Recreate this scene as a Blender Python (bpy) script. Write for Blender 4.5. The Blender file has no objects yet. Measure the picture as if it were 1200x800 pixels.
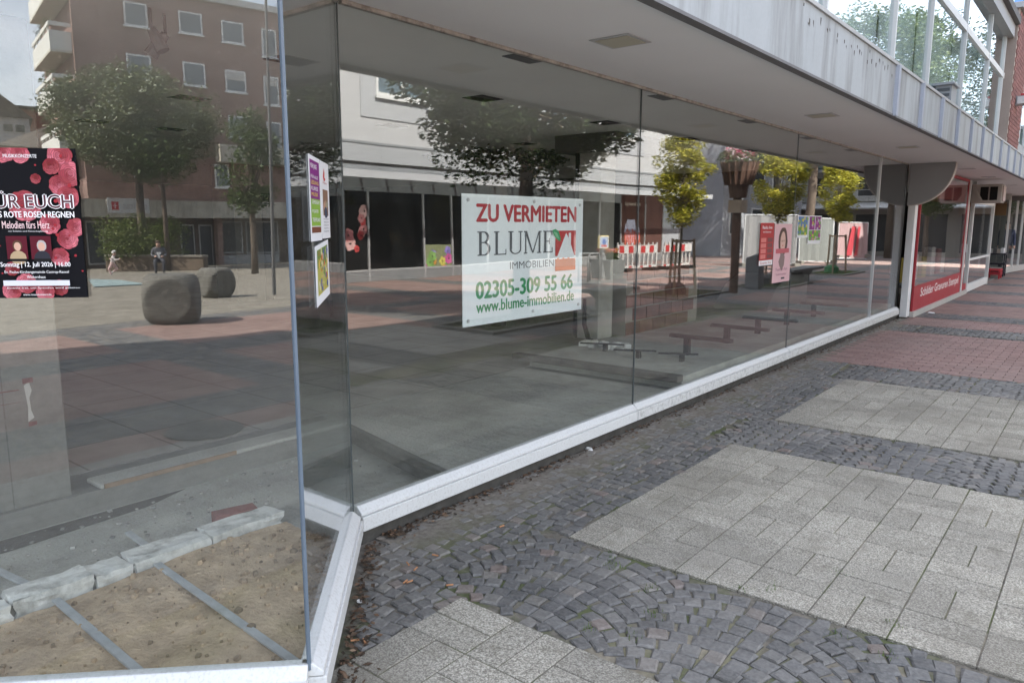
import bpy, bmesh, math, random
from mathutils import Vector, Matrix
import numpy as np
random.seed(7)
rnd = random.random
def U(a, b): return a + (b - a) * rnd()
sc = bpy.context.scene
col = sc.collection

# ------------------------------------------------------------------ camera
FPX, CAMH = 871.0, 1.65
YAW, PITCH, ROLL = math.radians(38.86), math.radians(9.02), math.radians(0.126)
_L = Vector((-math.sin(YAW), math.cos(YAW), 0)); _R = Vector((math.cos(YAW), math.sin(YAW), 0)); _Z = Vector((0, 0, 1))
FWD = _L * math.cos(PITCH) - _Z * math.sin(PITCH); UP0 = _L * math.sin(PITCH) + _Z * math.cos(PITCH)
RGT = _R * math.cos(ROLL) + UP0 * math.sin(ROLL); UPV = UP0 * math.cos(ROLL) - _R * math.sin(ROLL)
CAM = Vector((0, 0, CAMH))
cd = bpy.data.cameras.new('camera'); cam = bpy.data.objects.new('camera', cd); col.objects.link(cam)
m = Matrix((RGT, UPV, -FWD)).transposed().to_4x4(); m.translation = CAM; cam.matrix_world = m
cd.sensor_width = 36; cd.lens = 36 * FPX / 1200; cd.clip_end = 3000; cd.clip_start = .02
sc.camera = cam

# ------------------------------------------------------------------ light
SUN_H = Vector((.95, .31, 0)).normalized()          # horizontal way the light travels
SUN_EL = math.radians(47)
w = bpy.data.worlds.new('World'); sc.world = w; w.use_nodes = True
wt = w.node_tree; wt.nodes.clear()
sky = wt.nodes.new('ShaderNodeTexSky'); sky.sky_type = 'NISHITA'; sky.sun_disc = False
sky.sun_elevation = SUN_EL; sky.sun_rotation = math.atan2(-SUN_H.x, -SUN_H.y); sky.dust_density = 2.0; sky.air_density = 1.0
bg = wt.nodes.new('ShaderNodeBackground'); bg.inputs[1].default_value = .115
wo = wt.nodes.new('ShaderNodeOutputWorld')
# thin white cloud over the whole sky
tc = wt.nodes.new('ShaderNodeTexCoord'); mp = wt.nodes.new('ShaderNodeMapping'); mp.inputs['Scale'].default_value = (1, 1, 2.2)
nz = wt.nodes.new('ShaderNodeTexNoise'); nz.inputs['Scale'].default_value = 2.1; nz.inputs['Detail'].default_value = 7; nz.inputs['Roughness'].default_value = .58
cr = wt.nodes.new('ShaderNodeValToRGB'); cr.color_ramp.elements[0].position = .40; cr.color_ramp.elements[1].position = .66
cr.color_ramp.elements[0].color = (.06, .06, .06, 1); cr.color_ramp.elements[1].color = (.62, .62, .62, 1)
mx = wt.nodes.new('ShaderNodeMixRGB'); mx.inputs[2].default_value = (10.9, 10.9, 11.1, 1)
wt.links.new(tc.outputs['Generated'], mp.inputs[0]); wt.links.new(mp.outputs[0], nz.inputs[0]); wt.links.new(nz.outputs[0], cr.inputs[0])
wt.links.new(cr.outputs[0], mx.inputs[0]); wt.links.new(sky.outputs[0], mx.inputs[1]); wt.links.new(mx.outputs[0], bg.inputs[0]); wt.links.new(bg.outputs[0], wo.inputs[0])
sd = bpy.data.lights.new('sun', 'SUN'); sd.energy = 5.0; sd.angle = math.radians(.6); sd.color = (1, .94, .85)
so = bpy.data.objects.new('sun', sd); col.objects.link(so); so.location = (-20, -10, 30)
sdir = Vector((SUN_H.x * math.cos(SUN_EL), SUN_H.y * math.cos(SUN_EL), -math.sin(SUN_EL)))
so.rotation_euler = sdir.to_track_quat('-Z', 'Y').to_euler()
vs = sc.view_settings; vs.view_transform = 'Standard'; vs.look = 'None'; vs.exposure = 2.25; vs.gamma = 1
sc.render.engine = 'CYCLES'
cy = sc.cycles; cy.max_bounces = 9; cy.diffuse_bounces = 4; cy.glossy_bounces = 4; cy.transparent_max_bounces = 24; cy.transmission_bounces = 6
cy.use_denoising = True; cy.sample_clamp_indirect = 6; cy.caustics_reflective = False; cy.caustics_refractive = False

# ------------------------------------------------------------------ from pixels of the photograph to places
GX = -2.93                                              # plane of the long shop window
A = Vector((-1.95, 1.35, 0)); B = Vector((GX, 2.33, 0))  # outer and inner corner of the angled bay
NL = Vector((.70710678, -.70710678, 0)); NR = Vector((.70710678, .70710678, 0))
def terrain(x, y):
    return -.027 * max(0, -9 - y) - .02 * max(0, y - 32)
def ray(px, py): return (RGT * (px - 600) - UPV * (py - 400) + FWD * FPX).normalized()
def on_plane(px, py, P, n, O=CAM, d=None):
    d = d or ray(px, py); n = Vector(n); return O + d * ((Vector(P) - O).dot(n) / d.dot(n))
def onz(px, py, z=0): return on_plane(px, py, (0, 0, z), (0, 0, 1))
def onx(px, py, X): return on_plane(px, py, (X, 0, 0), (1, 0, 0))
def refl(P, Q, n): return P - n * (2 * (P - Q).dot(n))
MIR = {'main': (Vector((GX, 0, 0)), Vector((1, 0, 0))), 'left': (A, NL), 'ret': (A, NR)}
def seen(px, py, which):
    """origin and direction of the real ray that a window pane reflects at that pixel"""
    Q, n = MIR[which]; d = ray(px, py)
    return refl(CAM, Q, n), d - n * (2 * d.dot(n))
def hit(px, py, which):
    O, d = seen(px, py, which); t = 2.0
    while t < 150:
        P = O + d * t
        if P.z <= terrain(P.x, P.y): return P
        t += .02
    return P
def upto(px, py, which, base):
    """point above base (same distance in plan) that shows at that pixel"""
    O, d = seen(px, py, which); dh = Vector((d.x, d.y, 0)); t = (Vector((base.x, base.y, 0)) - Vector((O.x, O.y, 0))).dot(dh) / dh.dot(dh)
    return O + d * t
def project(P):
    v = Vector(P) - CAM; f = v.dot(FWD)
    if f < .05: return None
    return 600 + FPX * v.dot(RGT) / f, 400 - FPX * v.dot(UPV) / f, f

# ------------------------------------------------------------------ materials
MATS = {}
class NT:
    def __init__(s, name):
        s.m = bpy.data.materials.new(name); s.m.use_nodes = True; s.t = s.m.node_tree; s.t.nodes.clear()
        s.out = s.n('ShaderNodeOutputMaterial')
    def n(s, k, **kw):
        o = s.t.nodes.new(k)
        for a, b in kw.items(): setattr(o, a, b)
        return o
    def l(s, a, b): s.t.links.new(a, b)
    def put(s, sock, v):
        if hasattr(v, 'is_output'): s.l(v, sock)
        elif isinstance(v, (tuple, list)) and len(v) == 3 and sock.type == 'RGBA': sock.default_value = (*v, 1)
        else: sock.default_value = v
    def math(s, op, a, b=None, c=None, clamp=False):
        o = s.n('ShaderNodeMath', operation=op, use_clamp=clamp); s.put(o.inputs[0], a)
        if b is not None: s.put(o.inputs[1], b)
        if c is not None: s.put(o.inputs[2], c)
        return o.outputs[0]
    def pos(s): return s.n('ShaderNodeNewGeometry').outputs['Position']
    def objc(s): return s.n('ShaderNodeTexCoord').outputs['Object']
    def noise(s, scale, vec=None, detail=4, rough=.55, out=0):
        o = s.n('ShaderNodeTexNoise'); o.inputs['Scale'].default_value = scale; o.inputs['Detail'].default_value = detail; o.inputs['Roughness'].default_value = rough
        if vec is not None: s.l(vec, o.inputs['Vector'])
        return o.outputs[out]
    def ramp(s, v, *st):
        o = s.n('ShaderNodeValToRGB'); e = o.color_ramp.elements
        while len(e) < len(st): e.new(.5)
        for q, (p, c) in zip(e, st):
            q.position = p; q.color = (*c, 1) if isinstance(c, (tuple, list)) else (c, c, c, 1)
        s.l(v, o.inputs[0]); return o.outputs[0]
    def mix(s, f, a, b, mode='MIX'):
        o = s.n('ShaderNodeMixRGB', blend_type=mode); s.put(o.inputs[0], f); s.put(o.inputs[1], a); s.put(o.inputs[2], b); return o.outputs[0]
    def stretch(s, vec, sx, sy, sz):
        o = s.n('ShaderNodeMapping'); o.inputs['Scale'].default_value = (sx, sy, sz); s.l(vec, o.inputs[0]); return o.outputs[0]
    def bump(s, h, dist=.01, st=.5):
        o = s.n('ShaderNodeBump'); o.inputs['Strength'].default_value = st; o.inputs['Distance'].default_value = dist; s.l(h, o.inputs['Height']); return o.outputs[0]
    def bsdf(s, color, rough=.8, metal=0, spec=.3, normal=None):
        o = s.n('ShaderNodeBsdfPrincipled'); s.put(o.inputs['Base Color'], color); s.put(o.inputs['Roughness'], rough)
        o.inputs['Metallic'].default_value = metal; o.inputs['Specular IOR Level'].default_value = spec
        if normal is not None: s.l(normal, o.inputs['Normal'])
        return o
    def done(s, b):
        s.l(b.outputs[0], s.out.inputs[0]); return s.m
    def rand(s):
        a = s.n('ShaderNodeObjectInfo').outputs['Random']; b = s.n('ShaderNodeNewGeometry').outputs['Random Per Island']
        return s.math('FRACT', s.math('ADD', a, b))
def mul(c, k): return tuple(min(1, x * k) for x in c)
def pm(name, c, var=.25, scale=3, rough=.8, metal=0, spec=.3, bump=.004, bscale=40, dirt=None, dirt_amt=.5, dscale=1.5, streak=False, island=0):
    if name in MATS: return MATS[name]
    t = NT(name); p = t.objc()
    n1 = t.noise(scale, p, 5); n2 = t.noise(bscale, p, 3)
    c1 = t.ramp(n1, (.3, mul(c, 1 - var)), (.7, mul(c, 1 + var)))
    c1 = t.mix(.35, c1, t.ramp(n2, (.3, mul(c, 1 - var)), (.75, mul(c, 1 + var * .6))))
    if dirt:
        q = t.stretch(p, 1, 1, .12) if streak else p
        d = t.ramp(t.noise(dscale, q, 6, .65), (.48, 0.), (.72, 1.))
        c1 = t.mix(t.math('MULTIPLY', d, dirt_amt), c1, dirt)
    if island:
        h = t.n('ShaderNodeHueSaturation'); t.l(c1, h.inputs['Color']); t.l(t.math('MULTIPLY_ADD', t.rand(), 2 * island, 1 - island), h.inputs['Value']); c1 = h.outputs[0]
    r = t.math('MULTIPLY_ADD', n1, .2, rough - .1, clamp=True)
    b = t.bsdf(c1, r, metal, spec, t.bump(n2, bump) if bump else None)
    MATS[name] = t.done(b); return MATS[name]
def flat(name, c, rough=.6, spec=.15):
    if name in MATS: return MATS[name]
    t = NT(name); n = t.noise(25, t.objc(), 3)
    MATS[name] = t.done(t.bsdf(t.mix(.1, c, t.ramp(n, (.3, mul(c, .7)), (.7, mul(c, 1.1)))), rough, 0, spec)); return MATS[name]
_fc = {}
def fcol(c):
    k = tuple(round(x, 2) for x in c)
    if k not in _fc: _fc[k] = flat('printed_ink_%d' % len(_fc), k)
    return _fc[k]

def glass_mat(name, r0, tint, dust=.03, wav=.0006):
    t = NT(name); g = t.n('ShaderNodeNewGeometry'); p = g.outputs['Position']
    wv = t.bump(t.noise(.9, p, 1), wav, 1.0)
    dt = t.n('ShaderNodeVectorMath', operation='DOT_PRODUCT'); t.l(g.outputs['Normal'], dt.inputs[0]); t.l(g.outputs['Incoming'], dt.inputs[1])
    ca = t.math('ABSOLUTE', dt.outputs['Value']); k = t.math('POWER', t.math('SUBTRACT', 1, ca, clamp=True), 5)
    fr = t.math('MULTIPLY_ADD', k, 1 - r0, r0)
    tr = t.n('ShaderNodeBsdfTransparent'); tr.inputs[0].default_value = (*tint, 1)
    gl = t.n('ShaderNodeBsdfGlossy'); gl.inputs['Roughness'].default_value = 0; gl.inputs[0].default_value = (.97, .98, 1, 1); t.l(wv, gl.inputs['Normal'])
    df = t.n('ShaderNodeBsdfDiffuse'); df.inputs[0].default_value = (.55, .55, .52, 1)
    sm = t.ramp(t.noise(1.3, t.stretch(p, 1, 1, .35), 6, .65), (.40, .05), (.72, 1.))
    sp = t.ramp(t.noise(55, p, 2, .6), (.62, 0.), (.75, 1.))
    a = t.math('MULTIPLY', t.math('MULTIPLY_ADD', sp, .35, sm), dust)
    m1 = t.n('ShaderNodeMixShader'); t.l(a, m1.inputs[0]); t.l(tr.outputs[0], m1.inputs[1]); t.l(df.outputs[0], m1.inputs[2])
    m2 = t.n('ShaderNodeMixShader'); t.l(fr, m2.inputs[0]); t.l(m1.outputs[0], m2.inputs[1]); t.l(gl.outputs[0], m2.inputs[2])
    t.l(m2.outputs[0], t.out.inputs[0]); MATS[name] = t.m; return t.m

def leaf_mat(name, c1, c2, c3, white=None):
    t = NT(name); r = t.rand()
    stp = [(0, c1), (.5, c2), (.97, c3)]
    if white: stp = [(0, c1), (.5, c2), (.92, c3), (.95, white)]
    cc = t.ramp(r, *stp)
    d = t.bsdf(cc, .55, 0, .35); tl = t.n('ShaderNodeBsdfTranslucent'); t.l(cc, tl.inputs[0])
    mx_ = t.n('ShaderNodeMixShader'); mx_.inputs[0].default_value = .35; t.l(d.outputs[0], mx_.inputs[1]); t.l(tl.outputs[0], mx_.inputs[2])
    t.l(mx_.outputs[0], t.out.inputs[0]); MATS[name] = t.m; return t.m

# ------------------------------------------------------------------ mesh building
OFF = {}
class MB:
    def __init__(s): s.v = []; s.f = []; s.m = []
    def add(s, vs_, fs, mi=0):
        o = len(s.v); s.v += [tuple(p) for p in vs_]; s.f += [tuple(i + o for i in f) for f in fs]; s.m += [mi] * len(fs); return s
    def box(s, x0, x1, y0, y1, z0, z1, mi=0):
        return s.add([(x0, y0, z0), (x1, y0, z0), (x1, y1, z0), (x0, y1, z0), (x0, y0, z1), (x1, y0, z1), (x1, y1, z1), (x0, y1, z1)],
                     [(0, 3, 2, 1), (4, 5, 6, 7), (0, 1, 5, 4), (1, 2, 6, 5), (2, 3, 7, 6), (3, 0, 4, 7)], mi)
    def obox(s, p, q, wdt, z0, z1, mi=0, side=0):
        """box along the plan line p-q; side 0 centred, +1 to the left of travel, -1 right"""
        p = Vector((p[0], p[1], 0)); q = Vector((q[0], q[1], 0)); d = (q - p).normalized(); n = Vector((-d.y, d.x, 0)) * wdt
        a, b = {0: (-.5, .5), 1: (0, 1), -1: (-1, 0)}[side]
        c = [p + n * a, q + n * a, q + n * b, p + n * b]
        return s.add([(k.x, k.y, z0) for k in c] + [(k.x, k.y, z1) for k in c], [(0, 3, 2, 1), (4, 5, 6, 7), (0, 1, 5, 4), (1, 2, 6, 5), (2, 3, 7, 6), (3, 0, 4, 7)], mi)
    def prism(s, pts, off, mi=0):
        n = len(pts); off = Vector(off); P = [Vector(p) for p in pts]
        fs = [tuple(range(n))[::-1], tuple(range(n, 2 * n))] + [(i, (i + 1) % n, n + (i + 1) % n, n + i) for i in range(n)]
        return s.add(P + [p + off for p in P], fs, mi)
    def poly(s, pts, mi=0): return s.add(pts, [tuple(range(len(pts)))], mi)
    def tube(s, pts, rad, n=8, mi=0, cap=True):
        pts = [Vector(p) for p in pts]; rad = rad if isinstance(rad, (list, tuple)) else [rad] * len(pts)
        vs_ = []; fs = []
        for i, p in enumerate(pts):
            d = (pts[min(i + 1, len(pts) - 1)] - pts[max(i - 1, 0)]).normalized()
            a = d.orthogonal().normalized() if i == 0 else (a - d * a.dot(d)).normalized()
            b = d.cross(a)
            vs_ += [p + (a * math.cos(k * 2 * math.pi / n) + b * math.sin(k * 2 * math.pi / n)) * rad[i] for k in range(n)]
        for i in range(len(pts) - 1):
            fs += [(i * n + k, i * n + (k + 1) % n, (i + 1) * n + (k + 1) % n, (i + 1) * n + k) for k in range(n)]
        if cap: fs += [tuple(range(n))[::-1], tuple(range((len(pts) - 1) * n, len(pts) * n))]
        return s.add(vs_, fs, mi)
    def mesh(s, name, mats, off=Vector((0, 0, 0)), smooth=False):
        me = bpy.data.meshes.new(name); me.from_pydata([tuple(Vector(v) - off) for v in s.v], [], s.f)
        for q in (mats if isinstance(mats, (list, tuple)) else [mats]): me.materials.append(q)
        me.polygons.foreach_set('material_index', s.m)
        if smooth: me.polygons.foreach_set('use_smooth', [True] * len(s.f))
        me.update(); return me
    def obj(s, name, mats, parent=None, smooth=False, bevel=0):
        off = OFF.get(parent.name, Vector((0, 0, 0))) if parent else Vector((0, 0, 0))
        o = bpy.data.objects.new(name, s.mesh(name, mats, off, smooth)); col.objects.link(o)
        if parent: o.parent = parent; OFF[o.name] = off
        if bevel:
            b = o.modifiers.new('bevel', 'BEVEL'); b.width = bevel; b.segments = 2; b.limit_method = 'ANGLE'
        return o
def tag(o, label=None, cat=None, group=None, kind=None):
    if label: o['label'] = label
    if cat: o['category'] = cat
    if group: o['group'] = group
    if kind: o['kind'] = kind
    return o
def thing(name, label, cat, loc=(0, 0, 0), rz=0, group=None, world=True):
    """an Empty at the base of a thing; with world=True its parts are given in world coordinates"""
    o = bpy.data.objects.new(name, None); col.objects.link(o); o.location = loc; o.rotation_euler = (0, 0, rz); o.empty_display_size = .2
    if world: OFF[o.name] = Vector(loc)
    return tag(o, label, cat, group)
def single(mb, name, mats, label, cat, base=None, group=None, **kw):
    """a thing that is one mesh given in world coordinates, with its origin at base"""
    base = Vector(base) if base is not None else Vector((0, 0, 0))
    o = bpy.data.objects.new(name, mb.mesh(name, mats, base, kw.get('smooth', False))); col.objects.link(o); o.location = base
    if kw.get('bevel'):
        b = o.modifiers.new('bevel', 'BEVEL'); b.width = kw['bevel']; b.segments = 2; b.limit_method = 'ANGLE'
    return tag(o, label, cat, group)
def piece(name, me, loc, parent, rz=0):
    o = bpy.data.objects.new(name, me); col.objects.link(o); o.parent = parent
    o.location = Vector(loc) - OFF.get(parent.name, Vector((0, 0, 0))); o.rotation_euler = (0, 0, rz); return o
def struct(o): o['kind'] = 'structure'; return o

_tx = {}
def text_geo(st, bold=0.0, italic=0.0):
    """outline of a line of text, scaled to 0..1 in both directions; returns points, faces"""
    k = (st, bold, italic)
    if k in _tx: return _tx[k]
    cu = bpy.data.curves.new('t', 'FONT'); cu.body = st; cu.offset = bold; cu.resolution_u = 3; cu.shear = italic
    if bold: cu.space_character = 1.08
    o = bpy.data.objects.new('t', cu); col.objects.link(o)
    me = bpy.data.meshes.new_from_object(o.evaluated_get(bpy.context.evaluated_depsgraph_get()))
    P = [v.co.copy() for v in me.vertices]; F = [tuple(p.vertices) for p in me.polygons]
    bpy.data.objects.remove(o); bpy.data.curves.remove(cu); bpy.data.meshes.remove(me)
    x0 = min(p.x for p in P); x1 = max(p.x for p in P); y0 = min(p.y for p in P); y1 = max(p.y for p in P)
    P = [((p.x - x0) / (x1 - x0), (p.y - y0) / (y1 - y0)) for p in P]
    _tx[k] = (P, F); return _tx[k]
class Print:
    """flat print on a sheet: origin = lower left corner seen by the reader, u to the right, v up, n towards the reader; coordinates 0..1"""
    def __init__(s, O, u, v, n, first=.0006):
        s.O = Vector(O); s.u = Vector(u); s.v = Vector(v); s.n = Vector(n).normalized(); s.k = 0; s.first = first; s.mb = MB(); s.mats = []
    def mi(s, c):
        q = fcol(c)
        if q not in s.mats: s.mats.append(q)
        return s.mats.index(q)
    def P(s, a, b): return s.O + s.u * a + s.v * b + s.n * (s.first + s.k * .00003)
    def layer(s): s.k += 1
    def rect(s, a0, b0, a1, b1, c): s.layer(); s.mb.poly([s.P(a0, b0), s.P(a1, b0), s.P(a1, b1), s.P(a0, b1)], s.mi(c))
    def poly(s, pts, c): s.layer(); s.mb.poly([s.P(*p) for p in pts], s.mi(c))
    def text(s, st, a0, b0, a1, b1, c, bold=0.0, italic=0.0):
        P, F = text_geo(st, 0, italic); db = bold / .7 * (b1 - b0); da = db * s.v.length / s.u.length
        for ox, oy in (((0, 0),) if not bold else ((0, 0), (-da, 0), (da, 0), (0, -db * .6), (0, db * .6))):
            s.layer(); s.mb.add([s.P(a0 + (a1 - a0) * x + ox, b0 + (b1 - b0) * y + oy) for x, y in P], F, s.mi(c))
    def blob(s, a, b, r, c, asp=1.0, n=12, jit=.15, sq=1.0, rot=0):
        s.layer(); pts = []
        for i in range(n):
            t = 2 * math.pi * i / n; q = r * (1 + U(-jit, jit)); x = q * math.cos(t); y = q * math.sin(t) * sq
            x, y = x * math.cos(rot) - y * math.sin(rot), x * math.sin(rot) + y * math.cos(rot)
            pts.append((min(1, max(0, a + x)), min(1, max(0, b + y * asp))))
        s.mb.poly([s.P(*p) for p in pts], s.mi(c))
    def rose(s, a, b, r, asp, base=(.55, .12, .16)):
        s.nr = getattr(s, 'nr', -1) + 1; k0 = (s.nr % 5) * 60
        la = U(0, 6.3)                                   # side of the bloom that is drawn lighter
        for ring, (q, n, pr) in enumerate(((.66, 8, .46), (.55, 7, .42), (.42, 6, .36), (.30, 5, .30), (.18, 4, .24), (.08, 2, .16))):
            o = U(0, 6)
            for i in range(n):
                t = o + i * 2 * math.pi / n + U(-.15, .15); lit_ = .5 + .5 * math.cos(t - la)
                for e, g in ((0, .5 + .3 * lit_), (.1, .62 + .72 * lit_), (.2, .55 + .5 * lit_)):      # dark rim, pale lip, deeper cup
                    k = g * U(.9, 1.1) * (1 - .07 * ring); rr = r * pr * (1 - e)
                    c = (min(.85, base[0] * k * 1.15), min(.7, base[1] * k * (1 + lit_ * .9)), min(.7, base[2] * k * (1 + lit_ * .8)))
                    s.k = k0 + ring * 9 + (i % 3) * 3 + int(e * 10) + (9 if i == n - 1 and n % 3 == 1 else 0) - 1; s.blob(a + (q - e * .5) * r * math.cos(t), b + (q - e * .5) * r * math.sin(t) * asp, rr, c, asp, 11, .12, .74, t + 1.57)
    def obj(s, name, parent): return s.mb.obj(name, s.mats, parent)

# ------------------------------------------------------------------ material list
M = {}
M['glass'] = glass_mat('window_glass', .09, (.975, .99, .98), .018, .0014)
M['glass_up'] = glass_mat('upper_glass', .03, (.85, .9, .9), .02)
M['white'] = pm('white_paint', (.68, .68, .67), .03, 5, .5, dirt=(.30, .27, .22), dirt_amt=.35, dscale=75, bump=.001, bscale=60)
M['worn'] = pm('worn_white_paint', (.64, .635, .62), .05, 6, .6, dirt=(.24, .23, .215), dirt_amt=.7, dscale=30, bump=.002, bscale=70)
M['soffit'] = pm('soffit_plaster', (.86, .87, .88), .03, 1, .9, bump=.001, bscale=90)
M['fascia'] = pm('fascia_panel', (.37, .40, .415), .10, 2, .55, dirt=(.17, .17, .165), dirt_amt=.85, dscale=4, streak=True, bump=.001)
M['fin'] = pm('grey_metal_fin', (.33, .36, .42), .1, 4, .5, bump=.001)
M['alu'] = pm('aluminium', (.55, .56, .57), .08, 6, .4, metal=.6, bump=.0005)
M['grey'] = pm('dark_grey_panel', (.20, .203, .205), .08, 3, .6, bump=.001)
M['conc'] = pm('raw_concrete', (.21, .20, .175), .22, 2.2, .95, bump=.008, bscale=22, dirt=(.11, .10, .085), dirt_amt=.7, dscale=2.2)
M['floorc'] = pm('dusty_screed', (.44, .425, .375), .28, 2.2, .95, bump=.02, bscale=55, dirt=(.22, .205, .175), dirt_amt=.6, dscale=1.6)
M['sand'] = pm('sand', (.58, .44, .30), .28, 7, 1, bump=.03, bscale=45, dirt=(.33, .24, .155), dirt_amt=.6, dscale=5)
M['kerb'] = pm('white_limestone', (.74, .72, .67), .15, 8, .95, bump=.01, bscale=24, dirt=(.27, .255, .22), dirt_amt=.85, dscale=9)
M['black'] = pm('black_void', (.006, .006, .006), .1, 3, .9, bump=0)
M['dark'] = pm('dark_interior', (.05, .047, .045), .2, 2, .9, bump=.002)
M['rust'] = pm('rusty_steel', (.05, .04, .035), .35, 9, .85, bump=.004, bscale=50)
M['steel'] = pm('galvanised_steel', (.50, .51, .51), .2, 12, .6, metal=.15, bump=.001)
t = NT('exposed_aggregate_slab'); p = t.pos(); r = t.rand()
sp1 = t.noise(135, p, 2, .75); sp2 = t.noise(60, p, 3, .6)
c = t.ramp(sp1, (.38, (.115, .104, .084)), (.5, (.305, .28, .23)), (.62, (.60, .56, .48)))
c = t.mix(.35, c, t.ramp(sp2, (.35, (.19, .174, .142)), (.65, (.42, .39, .33))))
c = t.mix(t.math('MULTIPLY', t.ramp(t.noise(1.1, p, 6, .6), (.42, 0.), (.7, 1.)), .55), c, (.20, .185, .16))
c = t.mix(t.math('MULTIPLY', t.ramp(t.noise(7, p, 5, .65), (.52, 0.), (.70, 1.)), .45), c, (.14, .125, .095))
c = t.mix(t.math('MULTIPLY', t.ramp(t.noise(.55, p, 5, .6), (.5, 0.), (.68, 1.)), .5), c, (.17, .15, .115))
hv = t.n('ShaderNodeHueSaturation'); t.l(c, hv.inputs['Color']); t.l(t.math('MULTIPLY_ADD', r, .22, .88), hv.inputs['Value'])
M['slab'] = t.done(t.bsdf(hv.outputs[0], .9, 0, .25, t.bump(sp1, .004, .7)))
M['wood'] = pm('grey_weathered_wood', (.17, .165, .16), .3, 10, .9, bump=.004)
M['redpaint'] = pm('red_frame_paint', (.36, .035, .045), .1, 5, .5, bump=.001)
M['ceil'] = pm('interior_ceiling', (.82, .81, .79), .06, 1.5, .95, bump=.002)

def stone_mats():
    # cobble: basalt with some lighter, dusty ones
    t = NT('basalt_cobble'); r = t.rand(); p = t.pos()
    c = t.ramp(r, (0, (.065, .063, .062)), (.45, (.105, .102, .10)), (.78, (.15, .145, .138)), (.93, (.21, .19, .16)), (.99, (.22, .15, .12)))
    n = t.noise(60, p, 5, .6); c = t.mix(.5, c, t.ramp(n, (.35, (.045, .044, .043)), (.7, (.21, .203, .192))))
    d = t.ramp(t.noise(1.1, p, 5, .6), (.42, 0.), (.62, 1.))
    sx = t.n('ShaderNodeSeparateXYZ'); t.l(p, sx.inputs[0])
    near = t.math('SUBTRACT', 1, t.math('MULTIPLY', t.math('ADD', sx.outputs[0], 2.9), 1.5), clamp=True)      # worn in trodden dirt along the wall
    c = t.mix(t.math('MULTIPLY', t.math('MAXIMUM', t.math('MULTIPLY', d, .45), t.math('MULTIPLY', near, .85)), t.math('MULTIPLY_ADD', n, .8, .35, clamp=True)), c, (.27, .25, .225))
    M['cobble'] = t.done(t.bsdf(c, t.math('MULTIPLY_ADD', n, .4, .4), 0, .4, t.bump(n, .006)))
    t = NT('red_paving_brick'); r = t.rand(); p = t.pos()
    c = t.ramp(r, (0, (.22, .135, .12)), (.5, (.28, .175, .155)), (1, (.33, .215, .19)))
    n = t.noise(45, p, 5); c = t.mix(.35, c, t.ramp(n, (.3, (.15, .1, .09)), (.7, (.4, .27, .24))))
    d = t.ramp(t.noise(.7, p, 5, .6), (.45, 0.), (.7, 1.)); c = t.mix(t.math('MULTIPLY', d, .4), c, (.26, .21, .185))
    M['brick'] = t.done(t.bsdf(c, .85, 0, .3, t.bump(n, .004)))
    # joints: sand, dirt, moss
    t = NT('joint_dirt'); p = t.pos(); n = t.noise(30, p, 6, .65)
    c = t.ramp(n, (.3, (.10, .09, .075)), (.6, (.19, .17, .14)), (.8, (.30, .26, .2)))
    mo = t.ramp(t.noise(2.6, p, 6, .65), (.46, 0.), (.60, 1.)); c = t.mix(t.math('MULTIPLY', mo, .75), c, (.085, .105, .035))
    sx = t.n('ShaderNodeSeparateXYZ'); t.l(p, sx.inputs[0])
    sa = t.ramp(t.noise(1.4, p, 4), (.52, 0.), (.62, 1.)); c = t.mix(t.math('MULTIPLY', sa, .35), c, (.42, .36, .25))
    near = t.math('SUBTRACT', 1, t.math('MULTIPLY', t.math('ADD', sx.outputs[0], 2.86), 2.2), clamp=True)
    c = t.mix(near, c, t.ramp(n, (.3, (.14, .12, .10)), (.7, (.27, .245, .215))))
    M['joint'] = t.done(t.bsdf(c, .97, 0, .15, t.bump(n, .015)))
stone_mats()

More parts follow.
